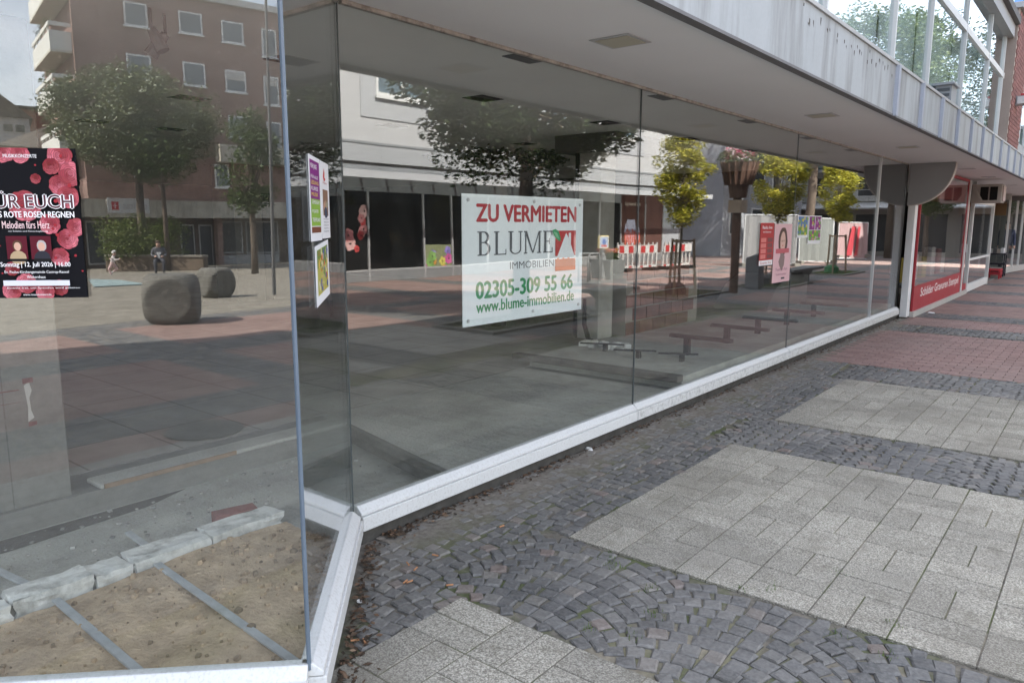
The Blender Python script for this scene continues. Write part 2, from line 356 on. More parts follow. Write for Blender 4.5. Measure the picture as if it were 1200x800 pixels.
def ground_mat():
    t = NT('paved_plaza'); p = t.pos(); sx = t.n('ShaderNodeSeparateXYZ'); t.l(p, sx.inputs[0]); X, Y = sx.outputs[0], sx.outputs[1]
    br = t.n('ShaderNodeTexBrick'); t.l(p, br.inputs['Vector']); br.offset = .5
    br.inputs['Color1'].default_value = (.23, .14, .12, 1); br.inputs['Color2'].default_value = (.29, .185, .16, 1); br.inputs['Mortar'].default_value = (.16, .13, .11, 1)
    br.inputs['Scale'].default_value = 1; br.inputs['Brick Width'].default_value = .205; br.inputs['Row Height'].default_value = .105; br.inputs['Mortar Size'].default_value = .006; br.inputs['Bias'].default_value = 0
    n = t.noise(1.2, p, 6, .6); red = t.mix(.35, br.outputs[0], t.ramp(n, (.3, (.17, .12, .105)), (.7, (.32, .235, .21))))
    vo = t.n('ShaderNodeTexVoronoi'); t.l(p, vo.inputs['Vector']); vo.inputs['Scale'].default_value = 10.5; vo.inputs['Randomness'].default_value = .55
    ve = t.n('ShaderNodeTexVoronoi', feature='DISTANCE_TO_EDGE'); t.l(p, ve.inputs['Vector']); ve.inputs['Scale'].default_value = 10.5; ve.inputs['Randomness'].default_value = .55
    j = t.ramp(ve.outputs['Distance'], (.02, 1.), (.09, 0.))
    sv = t.n('ShaderNodeSeparateColor'); t.l(vo.outputs['Color'], sv.inputs[0])
    cob = t.mix(j, t.ramp(sv.outputs[0], (0, (.07, .072, .078)), (1, (.15, .15, .155))), (.2, .18, .15))
    # cobble bands across the street every 3.07 m and strips along it
    by = t.math('ABSOLUTE', t.math('SUBTRACT', t.math('MODULO', t.math('ADD', Y, 3.07 * 30 + .38), 3.07), 1.535 - 1.535))
    by = t.math('LESS_THAN', by, .88)
    lane = t.math('MULTIPLY', t.math('GREATER_THAN', X, .95), t.math('LESS_THAN', X, 1.75))
    far = t.math('GREATER_THAN', t.math('ABSOLUTE', t.math('SUBTRACT', X, 5.4)), 5.2)
    lane2 = t.math('MULTIPLY', t.math('GREATER_THAN', X, 5.2), t.math('LESS_THAN', X, 5.9))
    band = t.math('MAXIMUM', t.math('MAXIMUM', by, lane), lane2)
    c = t.mix(band, red, cob)
    zs_ = t.math('MULTIPLY', t.math('LESS_THAN', X, 3.3), t.math('MULTIPLY', t.math('GREATER_THAN', Y, -2.1), t.math('LESS_THAN', Y, 8.38)))
    bs_ = t.n('ShaderNodeTexBrick'); t.l(p, bs_.inputs['Vector']); bs_.inputs['Color1'].default_value = (.26, .245, .215, 1); bs_.inputs['Color2'].default_value = (.34, .32, .285, 1); bs_.inputs['Mortar'].default_value = (.13, .12, .09, 1)
    bs_.inputs['Scale'].default_value = 1; bs_.inputs['Brick Width'].default_value = .311; bs_.inputs['Row Height'].default_value = .156; bs_.inputs['Mortar Size'].default_value = .007
    sl_ = t.mix(.4, bs_.outputs[0], t.ramp(t.noise(60, p, 4), (.35, (.16, .15, .13)), (.65, (.42, .40, .36))))
    c = t.mix(zs_, c, t.mix(by, sl_, cob))
    # pale slabs south-east on the square and far up the street
    pale = t.ramp(t.noise(.16, p, 2), (.50, 0.), (.53, 1.))
    sq = t.math('LESS_THAN', Y, -9.6)
    b2 = t.n('ShaderNodeTexBrick'); t.l(p, b2.inputs['Vector']); b2.inputs['Color1'].default_value = (.20, .18, .145, 1); b2.inputs['Color2'].default_value = (.25, .225, .185, 1); b2.inputs['Mortar'].default_value = (.17, .155, .13, 1)
    b2.inputs['Scale'].default_value = 1; b2.inputs['Brick Width'].default_value = .4; b2.inputs['Row Height'].default_value = .4; b2.inputs['Mortar Size'].default_value = .008
    c = t.mix(sq, c, b2.outputs[0])
    gm = t.ramp(t.noise(5, p, 5), (.3, .82), (.7, 1.12)); c = t.mix(1, c, gm, 'MULTIPLY')
    h = t.math('SUBTRACT', t.math('MULTIPLY', ve.outputs['Distance'], band), t.math('MULTIPLY', br.outputs['Fac'], .5))
    M['ground'] = t.done(t.bsdf(c, .85, 0, .3, t.bump(h, .01, .6)))
ground_mat()

# ================================================================== GROUND
def build_ground():
    # one sheet with a hole where the laid stones in front of the shop stand (x -3 .. .55, y .3 .. 15)
    xs = [-600, -120, -40, -20, -3.0, .55, 6, 15, 40, 120, 600]; ys = [-600, -150, -60, -30, -9, -3, .3, 15, 22, 32, 60, 150, 600]
    mb = MB(); idx = {}
    for i, x in enumerate(xs):
        for j, y in enumerate(ys): idx[i, j] = len(mb.v); mb.v.append((x, y, max(-6, terrain(x, y)) - .004))
    for i in range(len(xs) - 1):
        for j in range(len(ys) - 1):
            if xs[i] == -3.0 and ys[j] == .3: continue
            mb.f.append((idx[i, j], idx[i + 1, j], idx[i + 1, j + 1], idx[i, j + 1])); mb.m.append(0)
    g = struct(mb.obj('ground', M['ground']))
    mb = MB(); mb.poly([(-3.3, -.2, -.0085), (1.1, -.2, -.0085), (1.1, 15.5, -.0085), (-3.3, 15.5, -.0085)])
    # a lip closes the step between this bed and the sheet
    bed = struct(mb.obj('pavement', M['joint'])); return g, bed
ground, pavement = build_ground()

def inframe(P, mgn=30):
    q = project(P); return q and -mgn < q[0] < 1200 + mgn and -mgn < q[1] < 800 + mgn
def slab_mesh(name, sx, sy, mat, top=.004, bot=-.03, bev=.004, wob=0):
    mb = MB(); a, b = sx / 2, sy / 2
    def ring(k, z): return [(-a + k, -b + k, z), (a - k, -b + k, z), (a - k, b - k, z), (-a + k, b - k, z)]
    v = ring(0, bot) + ring(0, top - bev) + ring(bev, top); f = [(8, 9, 10, 11)]
    for r in (0, 4):
        for k in range(4): f.append((r + k, r + (k + 1) % 4, r + 4 + (k + 1) % 4, r + 4 + k))
    mb.add(v, f); return mb.mesh(name, mat)
# --- pale basket-weave slabs in blocks
CELL = .3115; GAP = .0065
me_sx = [slab_mesh('paving_slab', CELL - GAP, CELL / 2 - GAP, M['slab'], top=.004 + k * .0012, bev=.0025) for k in range(3)]
me_sy = [slab_mesh('paving_slab', CELL / 2 - GAP, CELL - GAP, M['slab'], top=.004 + k * .0012, bev=.0025) for k in range(3)]
def slab_block(y0, ny, x0=-2.12, nx=9, top=None):
    for i in range(nx):
        for j in range(ny):
            cx, cy = x0 + (i + .5) * CELL, y0 + (j + .5) * CELL
            if not inframe((cx, cy, 0), 60): continue
            for s in (-.25, .25):
                if (i + j) % 2: piece('paving_slab', random.choice(me_sx), (cx, cy + s * CELL, U(-.001, .001)), pavement, U(-.006, .006))
                else: piece('paving_slab', random.choice(me_sy), (cx + s * CELL, cy, U(-.001, .001)), pavement, U(-.006, .006))
for (y0_, n_) in ((2.27 - 6 * CELL, 6), (3.11, 7), (6.2, 7)):
    mb = MB(); mb.poly([(-2.12, y0_, -.0005), (-2.12 + 9 * CELL, y0_, -.0005), (-2.12 + 9 * CELL, y0_ + n_ * CELL, -.0005), (-2.12, y0_ + n_ * CELL, -.0005)]); mb.obj('joint_sand', M['joint'], pavement)
slab_block(2.27 - 6 * CELL, 6); slab_block(3.11, 7); slab_block(6.2, 7, nx=9)
# --- red clinker paving
BX, BY = .205, .105
me_b = [slab_mesh('paving_brick', BX - .008, BY - .008, M['brick'], top=.003 + k * .001, bev=.004) for k in range(3)]
bricks = []
for (y0, y1) in ((9.38, 12.82), (13.72, 14.95)):
    j = 0; y = y0 + BY / 2
    while y < y1 - BY / 2 + .01:
        x = -2.66 + (BX / 2 if j % 2 else 0)
        while x < .5:
            if inframe((x, y, 0), 40): bricks.append((x, y))
            x += BX
        y += BY; j += 1
bricks.sort(key=lambda b: math.hypot(*b))
for x, y in bricks[:290]: piece('paving_brick', random.choice(me_b), (x, y, U(-.001, .001)), pavement, U(-.01, .01))
mb = MB()
for x, y in bricks[290:]:
    q = random.choice(me_b); mb.add([(v.co.x + x, v.co.y + y, v.co.z) for v in q.vertices], [tuple(p.vertices) for p in q.polygons])
if mb.f: tag(mb.obj('distant_paving_bricks', M['brick'], pavement), kind='stuff')
# --- basalt cobbles: bands across, strip along the shop
def cobble_spots():
    S = []
    def band(y0, y1, xa, xb):
        s = .083; R = .62; am = math.radians(40); chord = 2 * R * math.sin(am)
        ci = 0; cx = xa - .3
        while cx < xb + chord:
            r = y0 - R - .3
            while r + R * math.cos(am) < y1 + .05:
                na = max(3, int(2 * am * R / s))
                for k in range(na):
                    a = -am + (k + .5 + U(-.12, .12)) * 2 * am / na
                    x, y = cx + R * math.sin(a), r + R * math.cos(a)
                    if y0 + .04 < y < y1 - .04 and xa < x < xb: S.append((x, y, -a, s * U(.88, 1.04), s * math.cos(a) * U(.9, 1.06)))
                r += s
            cx += chord
    for y0, y1 in ((2.27, 3.11), (5.29, 6.2), (8.38, 9.38), (12.82, 13.72)): band(y0, y1, -2.3, .55)
    # strip along the wall
    x = -2.86; row = 0
    while x < -2.14:
        y = 1.2 + U(0, .09)
        while y < 14.6:
            st = .080 * U(.82, 1.2)
            in_band = any(a < y < b for a, b in ((2.27, 3.11), (5.29, 6.2), (8.38, 9.38), (12.82, 14.95)))
            in_red = 9.38 < y < 12.82 or y > 13.72
            if not (in_band and x > -2.32) and not (in_red and x > -2.74) and (x > -2.15 - .0 or True):
                # outside the bay's angled return
                if (Vector((x, y, 0)) - A).dot(NR) > .1 or y > 2.5: S.append((x + U(-.012, .012) + .03 * math.sin(y * 3.1), y, U(-.25, .25), .073 * U(.85, 1.1), st * .9))
            y += st
        x += .079; row += 1
    # small stones close the gaps left between the arcs and along the edges
    occ = {}
    for q in S: occ.setdefault((int(q[0] / .1 + 500), int(q[1] / .1)), []).append(q)
    for y0, y1 in ((2.27, 3.11), (5.29, 6.2), (8.38, 9.38), (12.82, 13.72)):
        for k in range(9000):
            x, y = U(-2.3, .55), U(y0 + .03, y1 - .03); i, j = int(x / .1 + 500), int(y / .1)
            if all(math.hypot(q[0] - x, q[1] - y) > .064 for a in (-1, 0, 1) for b in (-1, 0, 1) for q in occ.get((i + a, j + b), [])):
                q = (x, y, U(0, 3), U(.05, .065), U(.05, .065)); S.append(q); occ.setdefault((i, j), []).append(q)
    return S
spots = [s for s in cobble_spots() if inframe((s[0], s[1], 0), 40) and s[0] < .5]
def cobble_geo(sx, sy):
    n = 6; v = []
    for z, k in ((-.03, 1.0), (-.001, 1.0), (.0055, .8)):
        for (a, b) in ((-1, -1), (1, -1), (1, 1), (-1, 1)):
            v.append((a * sx / 2 * k * U(.86, 1.08), b * sy / 2 * k * U(.86, 1.08), z + (U(-.003, .003) if z > 0 else 0)))
    f = [(8, 9, 10, 11)]
    for r in (0, 4):
        for k in range(4): f.append((r + k, r + (k + 1) % 4, r + 4 + (k + 1) % 4, r + 4 + k))
    return v, f
def cob_h(x): return U(-.006, .001) - (.004 if x < -2.6 else 0)
spots.sort(key=lambda s: s[0] ** 2 + s[1] ** 2)
me_c = []
for k in range(14):
    v, f = cobble_geo(.09, .088); me_c.append(MB().add(v, f).mesh('cobblestone', M['cobble']))
for x, y, a, sx, sy in spots[:295]:
    o = piece('cobblestone', random.choice(me_c), (x, y, cob_h(x)), pavement, a + random.choice((0, math.pi))); o.scale = (sx / .09, sy / .088, 1); o.rotation_euler[0] = U(-.04, .04); o.rotation_euler[1] = U(-.04, .04)
mb = MB()
for x, y, a, sx, sy in spots[295:]:
    v, f = cobble_geo(sx, sy); c, s_ = math.cos(a), math.sin(a); h = cob_h(x)
    mb.add([(p[0] * c - p[1] * s_ + x, p[0] * s_ + p[1] * c + y, p[2] + h) for p in v], f)
tag(mb.obj('small_cobblestones', M['cobble'], pavement), kind='stuff')

# ================================================================== THE EMPTY SHOP
SOF = 2.68
shop = thing('vacant_shop', 'long empty glass-fronted shop with white sills and an overhanging upper storey', 'shop', (GX, 8, 0))
def pane(p, q, z0, z1, name='window_pane', th=.010, mat='glass'):
    mb = MB(); mb.obox(p, q, th, z0, z1); return mb.obj(name, M[mat], shop)
SILL = .20
JY = [2.33, 5.20, 8.82, 12.62, 14.52]
for (a, b), (d0, d1) in zip(zip(JY[:-1], JY[1:]), ((.001, -.002), (-.002, .002), (.0025, -.001), (-.001, .0015))): pane((GX + d0, a + .004), (GX + d1, b - .004), SILL - .03, SOF)
LE = A - Vector((.7071, .7071, 0)) * 4.2              # far end of the left pane
pane((A.x - .004, A.y + .004), (B.x + .002, B.y - .006), SILL - .03, SOF)
pane((A.x - .006, A.y - .006), LE, SILL - .03, SOF)
jm = pm('silicone_joint', (.15, .19, .24), .1, 4, .35, bump=0)
MB().box(A.x - .008, A.x + .003, A.y - .005, A.y + .005, SILL - .02, SOF).obj('corner_joint', jm, shop)
MB().box(GX - .006, GX + .006, B.y - .012, B.y + .002, SILL - .02, SOF).obj('corner_joint', pm('dark_silicone', (.07, .08, .08), .1, 4, .5, bump=0), shop)
for y in JY[1:-2]: MB().box(GX - .0055, GX + .0055, y - .005, y + .005, SILL - .02, SOF).obj('pane_joint', MATS['dark_silicone'], shop)
MB().box(GX - .02, GX + .02, JY[3] - .018, JY[3] + .018, SILL - .02, SOF).obj('mullion', M['alu'], shop)
# sills: bead on top, painted board below, a grey plinth under the bay
def sill_run(p, q, out, bead=True, zb=.045, plinth=False, wornm='white', e0=.0, e1=.0):
    p = Vector((p[0], p[1], 0)); q = Vector((q[0], q[1], 0)); d = (q - p).normalized(); n = Vector(out)
    p2, q2 = p + d * e0, q - d * e1
    def prof(pts, name, mat, bev=.004):
        P = [p2 + n * a + Vector((0, 0, z)) for a, z in pts]; mb = MB(); mb.prism(P, q2 - p2); return mb.obj(name, mat, shop, bevel=bev)
    prof([(-.03, .155), (.045, .155), (.045, .172), (.008, SILL + .004), (-.03, SILL + .004)], 'sill_bead', M['white'])
    prof([(-.05, zb), (.055, zb), (.055, .1525), (-.05, .1525)], 'sill_board', M[wornm])
    if plinth: prof([(-.05, -.02), (.035, -.02), (.035, zb - .002), (-.05, zb - .002)], 'plinth', M['wood'])
for a, b in zip(JY[:-1], JY[1:]): sill_run((GX, a), (GX, b), (1, 0, 0), zb=.075, wornm='white' if a < 5 else 'worn', e0=.006 if a > 3 else .02, e1=.006)
MB().box(GX - .05, GX + .02, 2.36, 14.5, -.02, .073).obj('plinth', pm('dirty_plinth', (.075, .07, .062), .4, 9, .95, bump=.01, bscale=30), shop)
sill_run((A.x, A.y), (B.x, B.y), NR, zb=.075, plinth=True, e0=-.0, e1=.055)
sill_run((LE.x, LE.y), (A.x, A.y), NL, zb=.075, plinth=True, e1=.004)
# far post and half-round bracket
MB().box(-2.885, -2.77, 14.57, 14.80, 0.02, 2.0).obj('corner_post', pm('grey_post_paint', (.74, .74, .74), .06, 4, .5, bump=.001), shop, bevel=.006)
mb = MB(); pts = [(-2.90, 14.54, SOF - .002)]; 
pts += [(-2.90 + .68 * math.sin(t), 14.54, SOF - .002 - .70 * math.cos(t) if t < 1.57 else SOF - .002) for t in [k * math.pi / 2 / 14 for k in range(15)]]
mb.prism(pts, (0, .12, 0)); mb.obj('bracket_panel', pm('bracket_grey', (.30, .305, .31), .05, 3, .6, bump=.001), shop)
mb = MB(); rim = [(-2.90 + .68 * math.sin(t), SOF - .002 - .70 * math.cos(t)) for t in [k * math.pi / 2 / 14 for k in range(15)]]
for (a, b), (c, d) in zip(rim[:-1], rim[1:]): mb.add([(a, 14.535, b), (c, 14.535, d), (c, 14.68, d), (a, 14.68, b), (a + .012, 14.535, b - .014), (c + .014, 14.535, d - .012), (c + .014, 14.68, d - .012), (a + .012, 14.68, b - .014)], [(0, 1, 5, 4), (2, 3, 7, 6), (4, 5, 6, 7), (0, 3, 2, 1)])
mb.obj('bracket_rim', pm('pale_rim', (.5, .46, .44), .05, 4, .6, bump=0), shop)
# soffit and interior ceiling: one plane, split by the glass
FX = -1.80
OC = Vector((FX + .02, A.y + (FX + .02 - A.x) - .42, 0)); OE = Vector((LE.x, LE.y - .42, 0))       # edge of the overhang along the bay
sb = MB(); sb.prism([(OC.x, OC.y, SOF), (FX + .02, 33, SOF), (GX + .012, 33, SOF), (GX + .012, B.y, SOF), (A.x + .004, A.y, SOF), (LE.x, LE.y, SOF), (OE.x, OE.y, SOF)][::-1], (0, 0, .04))
sb.obj('soffit', M['soffit'], shop)
cb = MB(); cb.prism([(GX - .012, 33, SOF + .001), (-20, 33, SOF + .001), (-20, -9.6, SOF + .001), (LE.x - .01, -9.6, SOF + .001), (LE.x - .01, LE.y, SOF + .001), (A.x - .012, A.y - .004, SOF + .001), (GX - .012, B.y - .005, SOF + .001)], (0, 0, .04))
cb.obj('ceiling', M['ceil'], shop)
MB().box(GX - .010, GX + .016, B.y + .02, 14.5, SOF - .022, SOF - .002).obj('head_rail', pm('old_head_rail', (.42, .39, .35), .2, 20, .7, dirt=(.1, .08, .06), dirt_amt=.8, dscale=14, bump=.001), shop)
mb = MB(); mb.obox((A.x, A.y), (B.x, B.y), .026, SOF - .022, SOF - .002); mb.obj('head_rail', MATS['old_head_rail'], shop)
# lamps in the soffit and open black lamp holes in the ceiling behind
lm = pm('yellowed_diffuser', (.52, .50, .40), .05, 4, .5, bump=0)
for y in (3.86, 7.62, 11.4):
    f = MB().box(-2.45, -2.19, y - .13, y + .13, SOF - .006, SOF - .001).obj('soffit_lamp', M['alu'], shop, bevel=.002)
    MB().box(-2.425, -2.215, y - .105, y + .105, SOF - .009, SOF - .0065).obj('diffuser', lm, f)
for y in (16.5, 19.5, 24): MB().box(-2.45, -2.19, y - .13, y + .13, SOF - .006, SOF - .001).obj('soffit_lamp', M['alu'], shop)
for x, ys, wd in ((-3.03, (3.88, 5.74, 7.6, 9.5, 11.4), .07), (-4.24, (3.0, 4.87, 6.8, 8.7, 10.6), .11), (-6.17, (3.34, 5.6, 7.9), .11), (-8.35, (3.46, 4.27, 6.2, 8.4), .11)):
    for y in ys: MB().box(x - wd, x + wd, y - .14, y + .14, SOF - .004, SOF).obj('ceiling_hole', M['black'], shop)
# fascia with upright fins
ROOF = 5.75
mb = MB(); mb.obox((OE.x, OE.y), (OC.x, OC.y), .05, SOF - .012, 3.10, side=-1); mb.obj('fascia', M['fascia'], shop)
MB().box(FX, FX + .05, OC.y + .02, 33, SOF - .012, 3.10).obj('fascia', M['fascia'], shop)
MB().box(FX - .25, FX + .065, OC.y, 33, 3.102, 3.13).obj('fascia_cap', pm('lead_cap', (.40, .41, .41), .15, 5, .6, bump=.002), shop)
MB().box(FX - .005, FX + .056, OC.y, 33, SOF - .03, SOF - .0125).obj('drip_edge', pm('drip_edge_paint', (.16, .16, .165), .15, 5, .6, bump=.001), shop)
y = 7.86; k = 0
while y < 32: MB().box(FX + .0505, FX + .085, y - .035, y + .035, SOF - .03, 3.10).obj('fin', M['fin'], shop); y += 1.135
mb = MB()
for k in range(26):       # rust holes and peeled paint near the top of the old fascia
    y = 5.2 + k * .1 + U(-.1, .1); z = U(2.98, 3.085); mb.poly([(FX + .0508, y, z), (FX + .0508, y + U(.01, .03), z - U(0, .01)), (FX + .0508, y + U(.008, .02), z - U(.02, .06)), (FX + .0508, y, z - U(.01, .04))])
tag(mb.obj('peeled_patches', pm('rust_brown', (.06, .045, .035), .3, 30, .9, bump=0), shop), kind='stuff')
vb = MB().box(FX - .16, FX + .02, 10.9, 11.25, 3.132, 3.36).obj('vent_cowl', pm('cowl_metal', (.30, .32, .34), .1, 5, .5, bump=.001), shop)
MB().box(FX - .2, FX + .05, 10.85, 11.3, 3.362, 3.39).obj('cowl_lid', MATS['cowl_metal'], shop)
for k in range(3):
    MB().box(FX - .14, FX + .0, 10.885, 10.899, 3.16 + k * .065, 3.195 + k * .065).obj('louvre', pm('louvre_dark', (.08, .09, .1), .1, 5, .5, bump=0), shop)
# upper storey: long strip of windows
WX = -1.98
MB().box(WX - .06, WX + .04, 1.2, 17.2, 3.131, 3.26).obj('upper_sill', pm('upper_sill_paint', (.66, .67, .67), .05, 4, .5, bump=.001), shop)
um = [1.25, 2.3, 4.24, 6.37, 8.62, 10.38, 12.75, 15.1, 17.0]
fr = pm('upper_frame', (.60, .61, .61), .05, 4, .45, bump=.0005)
for a, b in zip(um[:-1], um[1:]):
    for z0, z1 in ((3.262, 4.36), (4.46, 5.06)):
        MB().box(WX - .012, WX - .004, a + .03, b - .03, z0, z1).obj('upper_pane', M['glass_up'], shop)
for y in um: MB().box(WX - .04, WX + .03, y - .02, y + .02, 3.261, 5.08).obj('upper_mullion', fr, shop)
MB().box(WX - .035, WX + .025, 1.2, 17.2, 4.362, 4.458).obj('transom', fr, shop)
MB().box(WX - .3, WX + .12, 1.2, 17.2, 5.082, 5.30).obj('eaves_board', pm('eaves_grey', (.30, .31, .32), .1, 3, .6, bump=.001), shop)
mb = MB(); mb.prism([(WX + .2, 17.2, 5.302), (-20, 17.2, 5.302), (-20, -9.6, 5.302), (LE.x, -9.6, 5.302), (LE.x, LE.y - .3, 5.302), (WX + .2, 1.0, 5.302)], (0, 0, .12)); mb.obj('roof_deck', pm('roof_felt', (.12, .12, .12), .2, 2, .9), shop)
mb = MB(); mb.obox((LE.x, LE.y - .1), (WX, 1.18), .2, 3.131, 5.30, side=1); mb.obj('bay_upper_wall', pm('render_wall', (.45, .43, .4), .1, 2, .9), shop); MB().box(LE.x - .2, LE.x - .002, -9.6, LE.y - .12, SOF, 5.30).obj('side_upper_wall', MATS['render_wall'], shop)
MB().box(-20, -6.2, -9.6, 17.2, 5.425, 10.4).obj('added_shade_block', MATS['render_wall'], shop)  # unseen block added above the roof to cast the shadow over the street
MB().box(-20.2, -6.0, -9.8, 17.4, 10.402, 10.6).obj('roof', pm('roof_felt', (.12, .12, .12), .2, 2, .9), shop)  # cap of the added shade block
blm = pm('white_blind', (.72, .73, .74), .03, 2, .9, bump=0)
for a, b in zip(um[:-1], um[1:]): MB().box(WX - .16, WX - .15, a + .05, b - .05, 3.262, 5.05).obj('blind', blm, shop)
MB().box(-20, WX - .3, 1.3, 17.2, SOF + .3, SOF + .4).obj('upper_floor', M['dark'], shop)
# brick pier at the end of the strip of windows
pier = MB().box(WX - 3, WX + .16, 17.201, 19.259, 3.131, 5.6).obj('brick_pier', pm('pier_mortar', (.30, .25, .22), .1, 5, .9), shop)
pb = slab_mesh('brick', .0, .0, M['brick']) if False else None
mbk = MB().box(0, .012, -.115, .115, 0, .068); mesh_pb = mbk.mesh('brick', pm('pier_brick', (.19, .085, .075), .2, 6, .85, island=.2))
for j in range(32):
    for i in range(8):
        y = 17.36 + i * .245 + (.12 if j % 2 else 0)
        if y < 19.1: piece('brick', mesh_pb, (WX + .1605, y, 3.135 + j * .0765), pier)
MB().box(WX - .35, WX + .22, 17.15, 19.25, 5.602, 5.7).obj('pier_cap', MATS['eaves_grey'], shop)
fl = MB().box(WX + .175, WX + .36, 17.9, 18.1, 3.95, 4.12).obj('flood_light', pm('flood_grey', (.3, .31, .32), .1, 4, .5, bump=0), shop)
MB().box(WX + .2, WX + .34, 17.87, 17.899, 3.97, 4.10).obj('flood_lens', pm('flood_lens_grey', (.5, .52, .52), .05, 4, .2, bump=0), fl)
MB().box(WX + .24, WX + .3, 17.95, 18.05, 4.121, 4.17).obj('flood_cap', M['redpaint'], fl)
# rest of the building: back walls, closed ends
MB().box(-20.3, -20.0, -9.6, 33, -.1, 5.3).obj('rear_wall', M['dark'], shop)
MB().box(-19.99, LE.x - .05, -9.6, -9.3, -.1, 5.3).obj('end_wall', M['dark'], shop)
for k in range(3):  # unseen side glazing, added to let more light into the bay
    a_, b_ = LE.y - .03 - k * 2.4, LE.y - .03 - (k + 1) * 2.4
    pane((LE.x, a_), (LE.x, b_ + .03), SILL, SOF); MB().box(LE.x - .03, LE.x + .03, b_ - .03, b_ + .03, 0, SOF).obj('mullion', M['alu'], shop)
    MB().box(LE.x - .05, LE.x + .05, b_ + .032, a_ - .002, 0, SILL).obj('sill_board', M['white'], shop)
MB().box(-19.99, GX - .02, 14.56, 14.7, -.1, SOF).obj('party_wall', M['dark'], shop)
# --- interior floor, step, columns
fl_ = MB(); fl_.poly([(-4.42, -3.2, -.001), (-2.0, 1.3, -.001), (GX - .03, 2.3, -.001), (GX - .03, 14.55, -.001), (-4.42, 14.55, -.001)]); floor = struct(fl_.obj('floor', M['floorc']))
t = NT('old_tiled_floor'); p = t.pos(); b3 = t.n('ShaderNodeTexBrick'); t.l(p, b3.inputs['Vector']); b3.offset = 0
b3.inputs['Color1'].default_value = (.36, .34, .30, 1); b3.inputs['Color2'].default_value = (.43, .405, .36, 1); b3.inputs['Mortar'].default_value = (.12, .11, .1, 1); b3.inputs['Scale'].default_value = 1
b3.inputs['Brick Width'].default_value = .6; b3.inputs['Row Height'].default_value = .6; b3.inputs['Mortar Size'].default_value = .008
n = t.noise(1.5, p, 5); M['tile'] = t.done(t.bsdf(t.mix(.5, b3.outputs[0], t.ramp(n, (.3, (.24, .225, .2)), (.7, (.5, .475, .42)))), .9, 0, .25, t.bump(t.noise(25, p, 4), .004)))
SLAB = .13
rf = MB(); rf.prism([(-19.99, -9.29, -.1), (-4.42, -9.29, -.1), (-4.42, 3.5, -.1), (GX - .06, 3.16, -.1), (GX - .06, 14.55, -.1), (-19.99, 14.55, -.1)], (0, 0, .1 + SLAB)); raised = struct(rf.obj('raised_floor', M['conc']))
mb = MB(); mb.prism([(-19.98, -9.28, SLAB + .001), (-4.8, -9.28, SLAB + .001), (-4.8, 14.5, SLAB + .001), (-19.98, 14.5, SLAB + .001)], (0, 0, .004)); mb.obj('tile_floor', M['tile'], raised)
MB().box(-4.60, -4.405, 1.7, 3.48, SLAB + .001, SLAB + .03).obj('edge_screed', M['floorc'], raised, bevel=.01)
mb = MB(); mb.obox((-4.42, 3.49), (GX - .07, 3.15), .05, SLAB - .05, SLAB + .012); mb.obj('broken_edge', M['conc'], raised, bevel=.008)
MB().box(-4.404, -4.392, 1.72, 2.55, SLAB + .006, SLAB + .032).obj('edge_timber', pm('edge_timber_brown', (.26, .17, .10), .2, 9, .8), raised)
UPZ = SLAB + .12
mb = MB(); mb.prism([(-4.79, 3.53, SLAB + .0012), (GX - .09, 3.2, SLAB + .0012), (GX - .09, 6.13, SLAB + .0012), (-4.79, 6.13, SLAB + .0012)], (0, 0, .004)); mb.obj('screed', M['floorc'], raised)
MB().box(-4.79, GX - .08, 6.25, 14.5, SLAB + .002, UPZ).obj('upper_slab', M['floorc'], raised)
MB().box(-4.95, GX - .07, 6.14, 6.26, UPZ - .045, UPZ + .02).obj('slab_edge', pm('dark_slab_edge', (.16, .14, .12), .3, 5, .95, bump=.01, bscale=18), raised, bevel=.012)
# flat dark strip by the column, trench shadow and dirt put into its colour
mb = MB(); mb.poly([(-4.40, .2, .0015), (-4.40, 2.2, .0015), (-4.28, 1.9, .0015), (-4.22, 1.2, .0015), (-4.18, .2, .0015)]); mb.obj('trench_shadow_dirt', pm('shadow_dirt', (.11, .10, .085), .3, 7, .98, bump=.01), floor)
col1 = MB().box(-5.0, -4.46, .5, 1.57, 0, SOF).obj('concrete_column', M['conc'], shop, bevel=.008)
mb = MB()
mb.poly([(-4.4585, 1.40 + .5 * (U(.9, 1.1) * q[0] - .04), .70 + q[1]) for q in ((.01, .09), (.06, .11), (.075, .06), (.05, .02), (.06, -.05), (.085, -.09), (.02, -.11), (.03, -.03), (.02, .03))])
mb.obj('plaster_scar', pm('scar_plaster', (.46, .44, .40), .1, 9, .95), col1)
mb = MB()
for (a, b, c, d) in ((1.38, 1.43, .80, .83), (1.39, 1.43, .565, .59), (.7, 1.36, .765, .775), (.7, 1.36, .70, .706)): mb.poly([(-4.4575, a, b * 0 + c), (-4.4575, b, c + .004), (-4.4575, b, d), (-4.4575, a, d)])
mb.obj('red_paint_marks', pm('old_red_paint', (.17, .085, .075), .4, 25, .9, bump=0), col1)
mb = MB()
for y in (.78, 1.02, 1.28): mb.poly([(-4.4578, y, 0), (-4.4578, y + .006, 0), (-4.4578, y + .009, SOF), (-4.4578, y, SOF)])
mb.obj('shutter_marks', pm('shutter_mark_dark', (.15, .14, .125), .3, 25, .95, bump=0), col1)
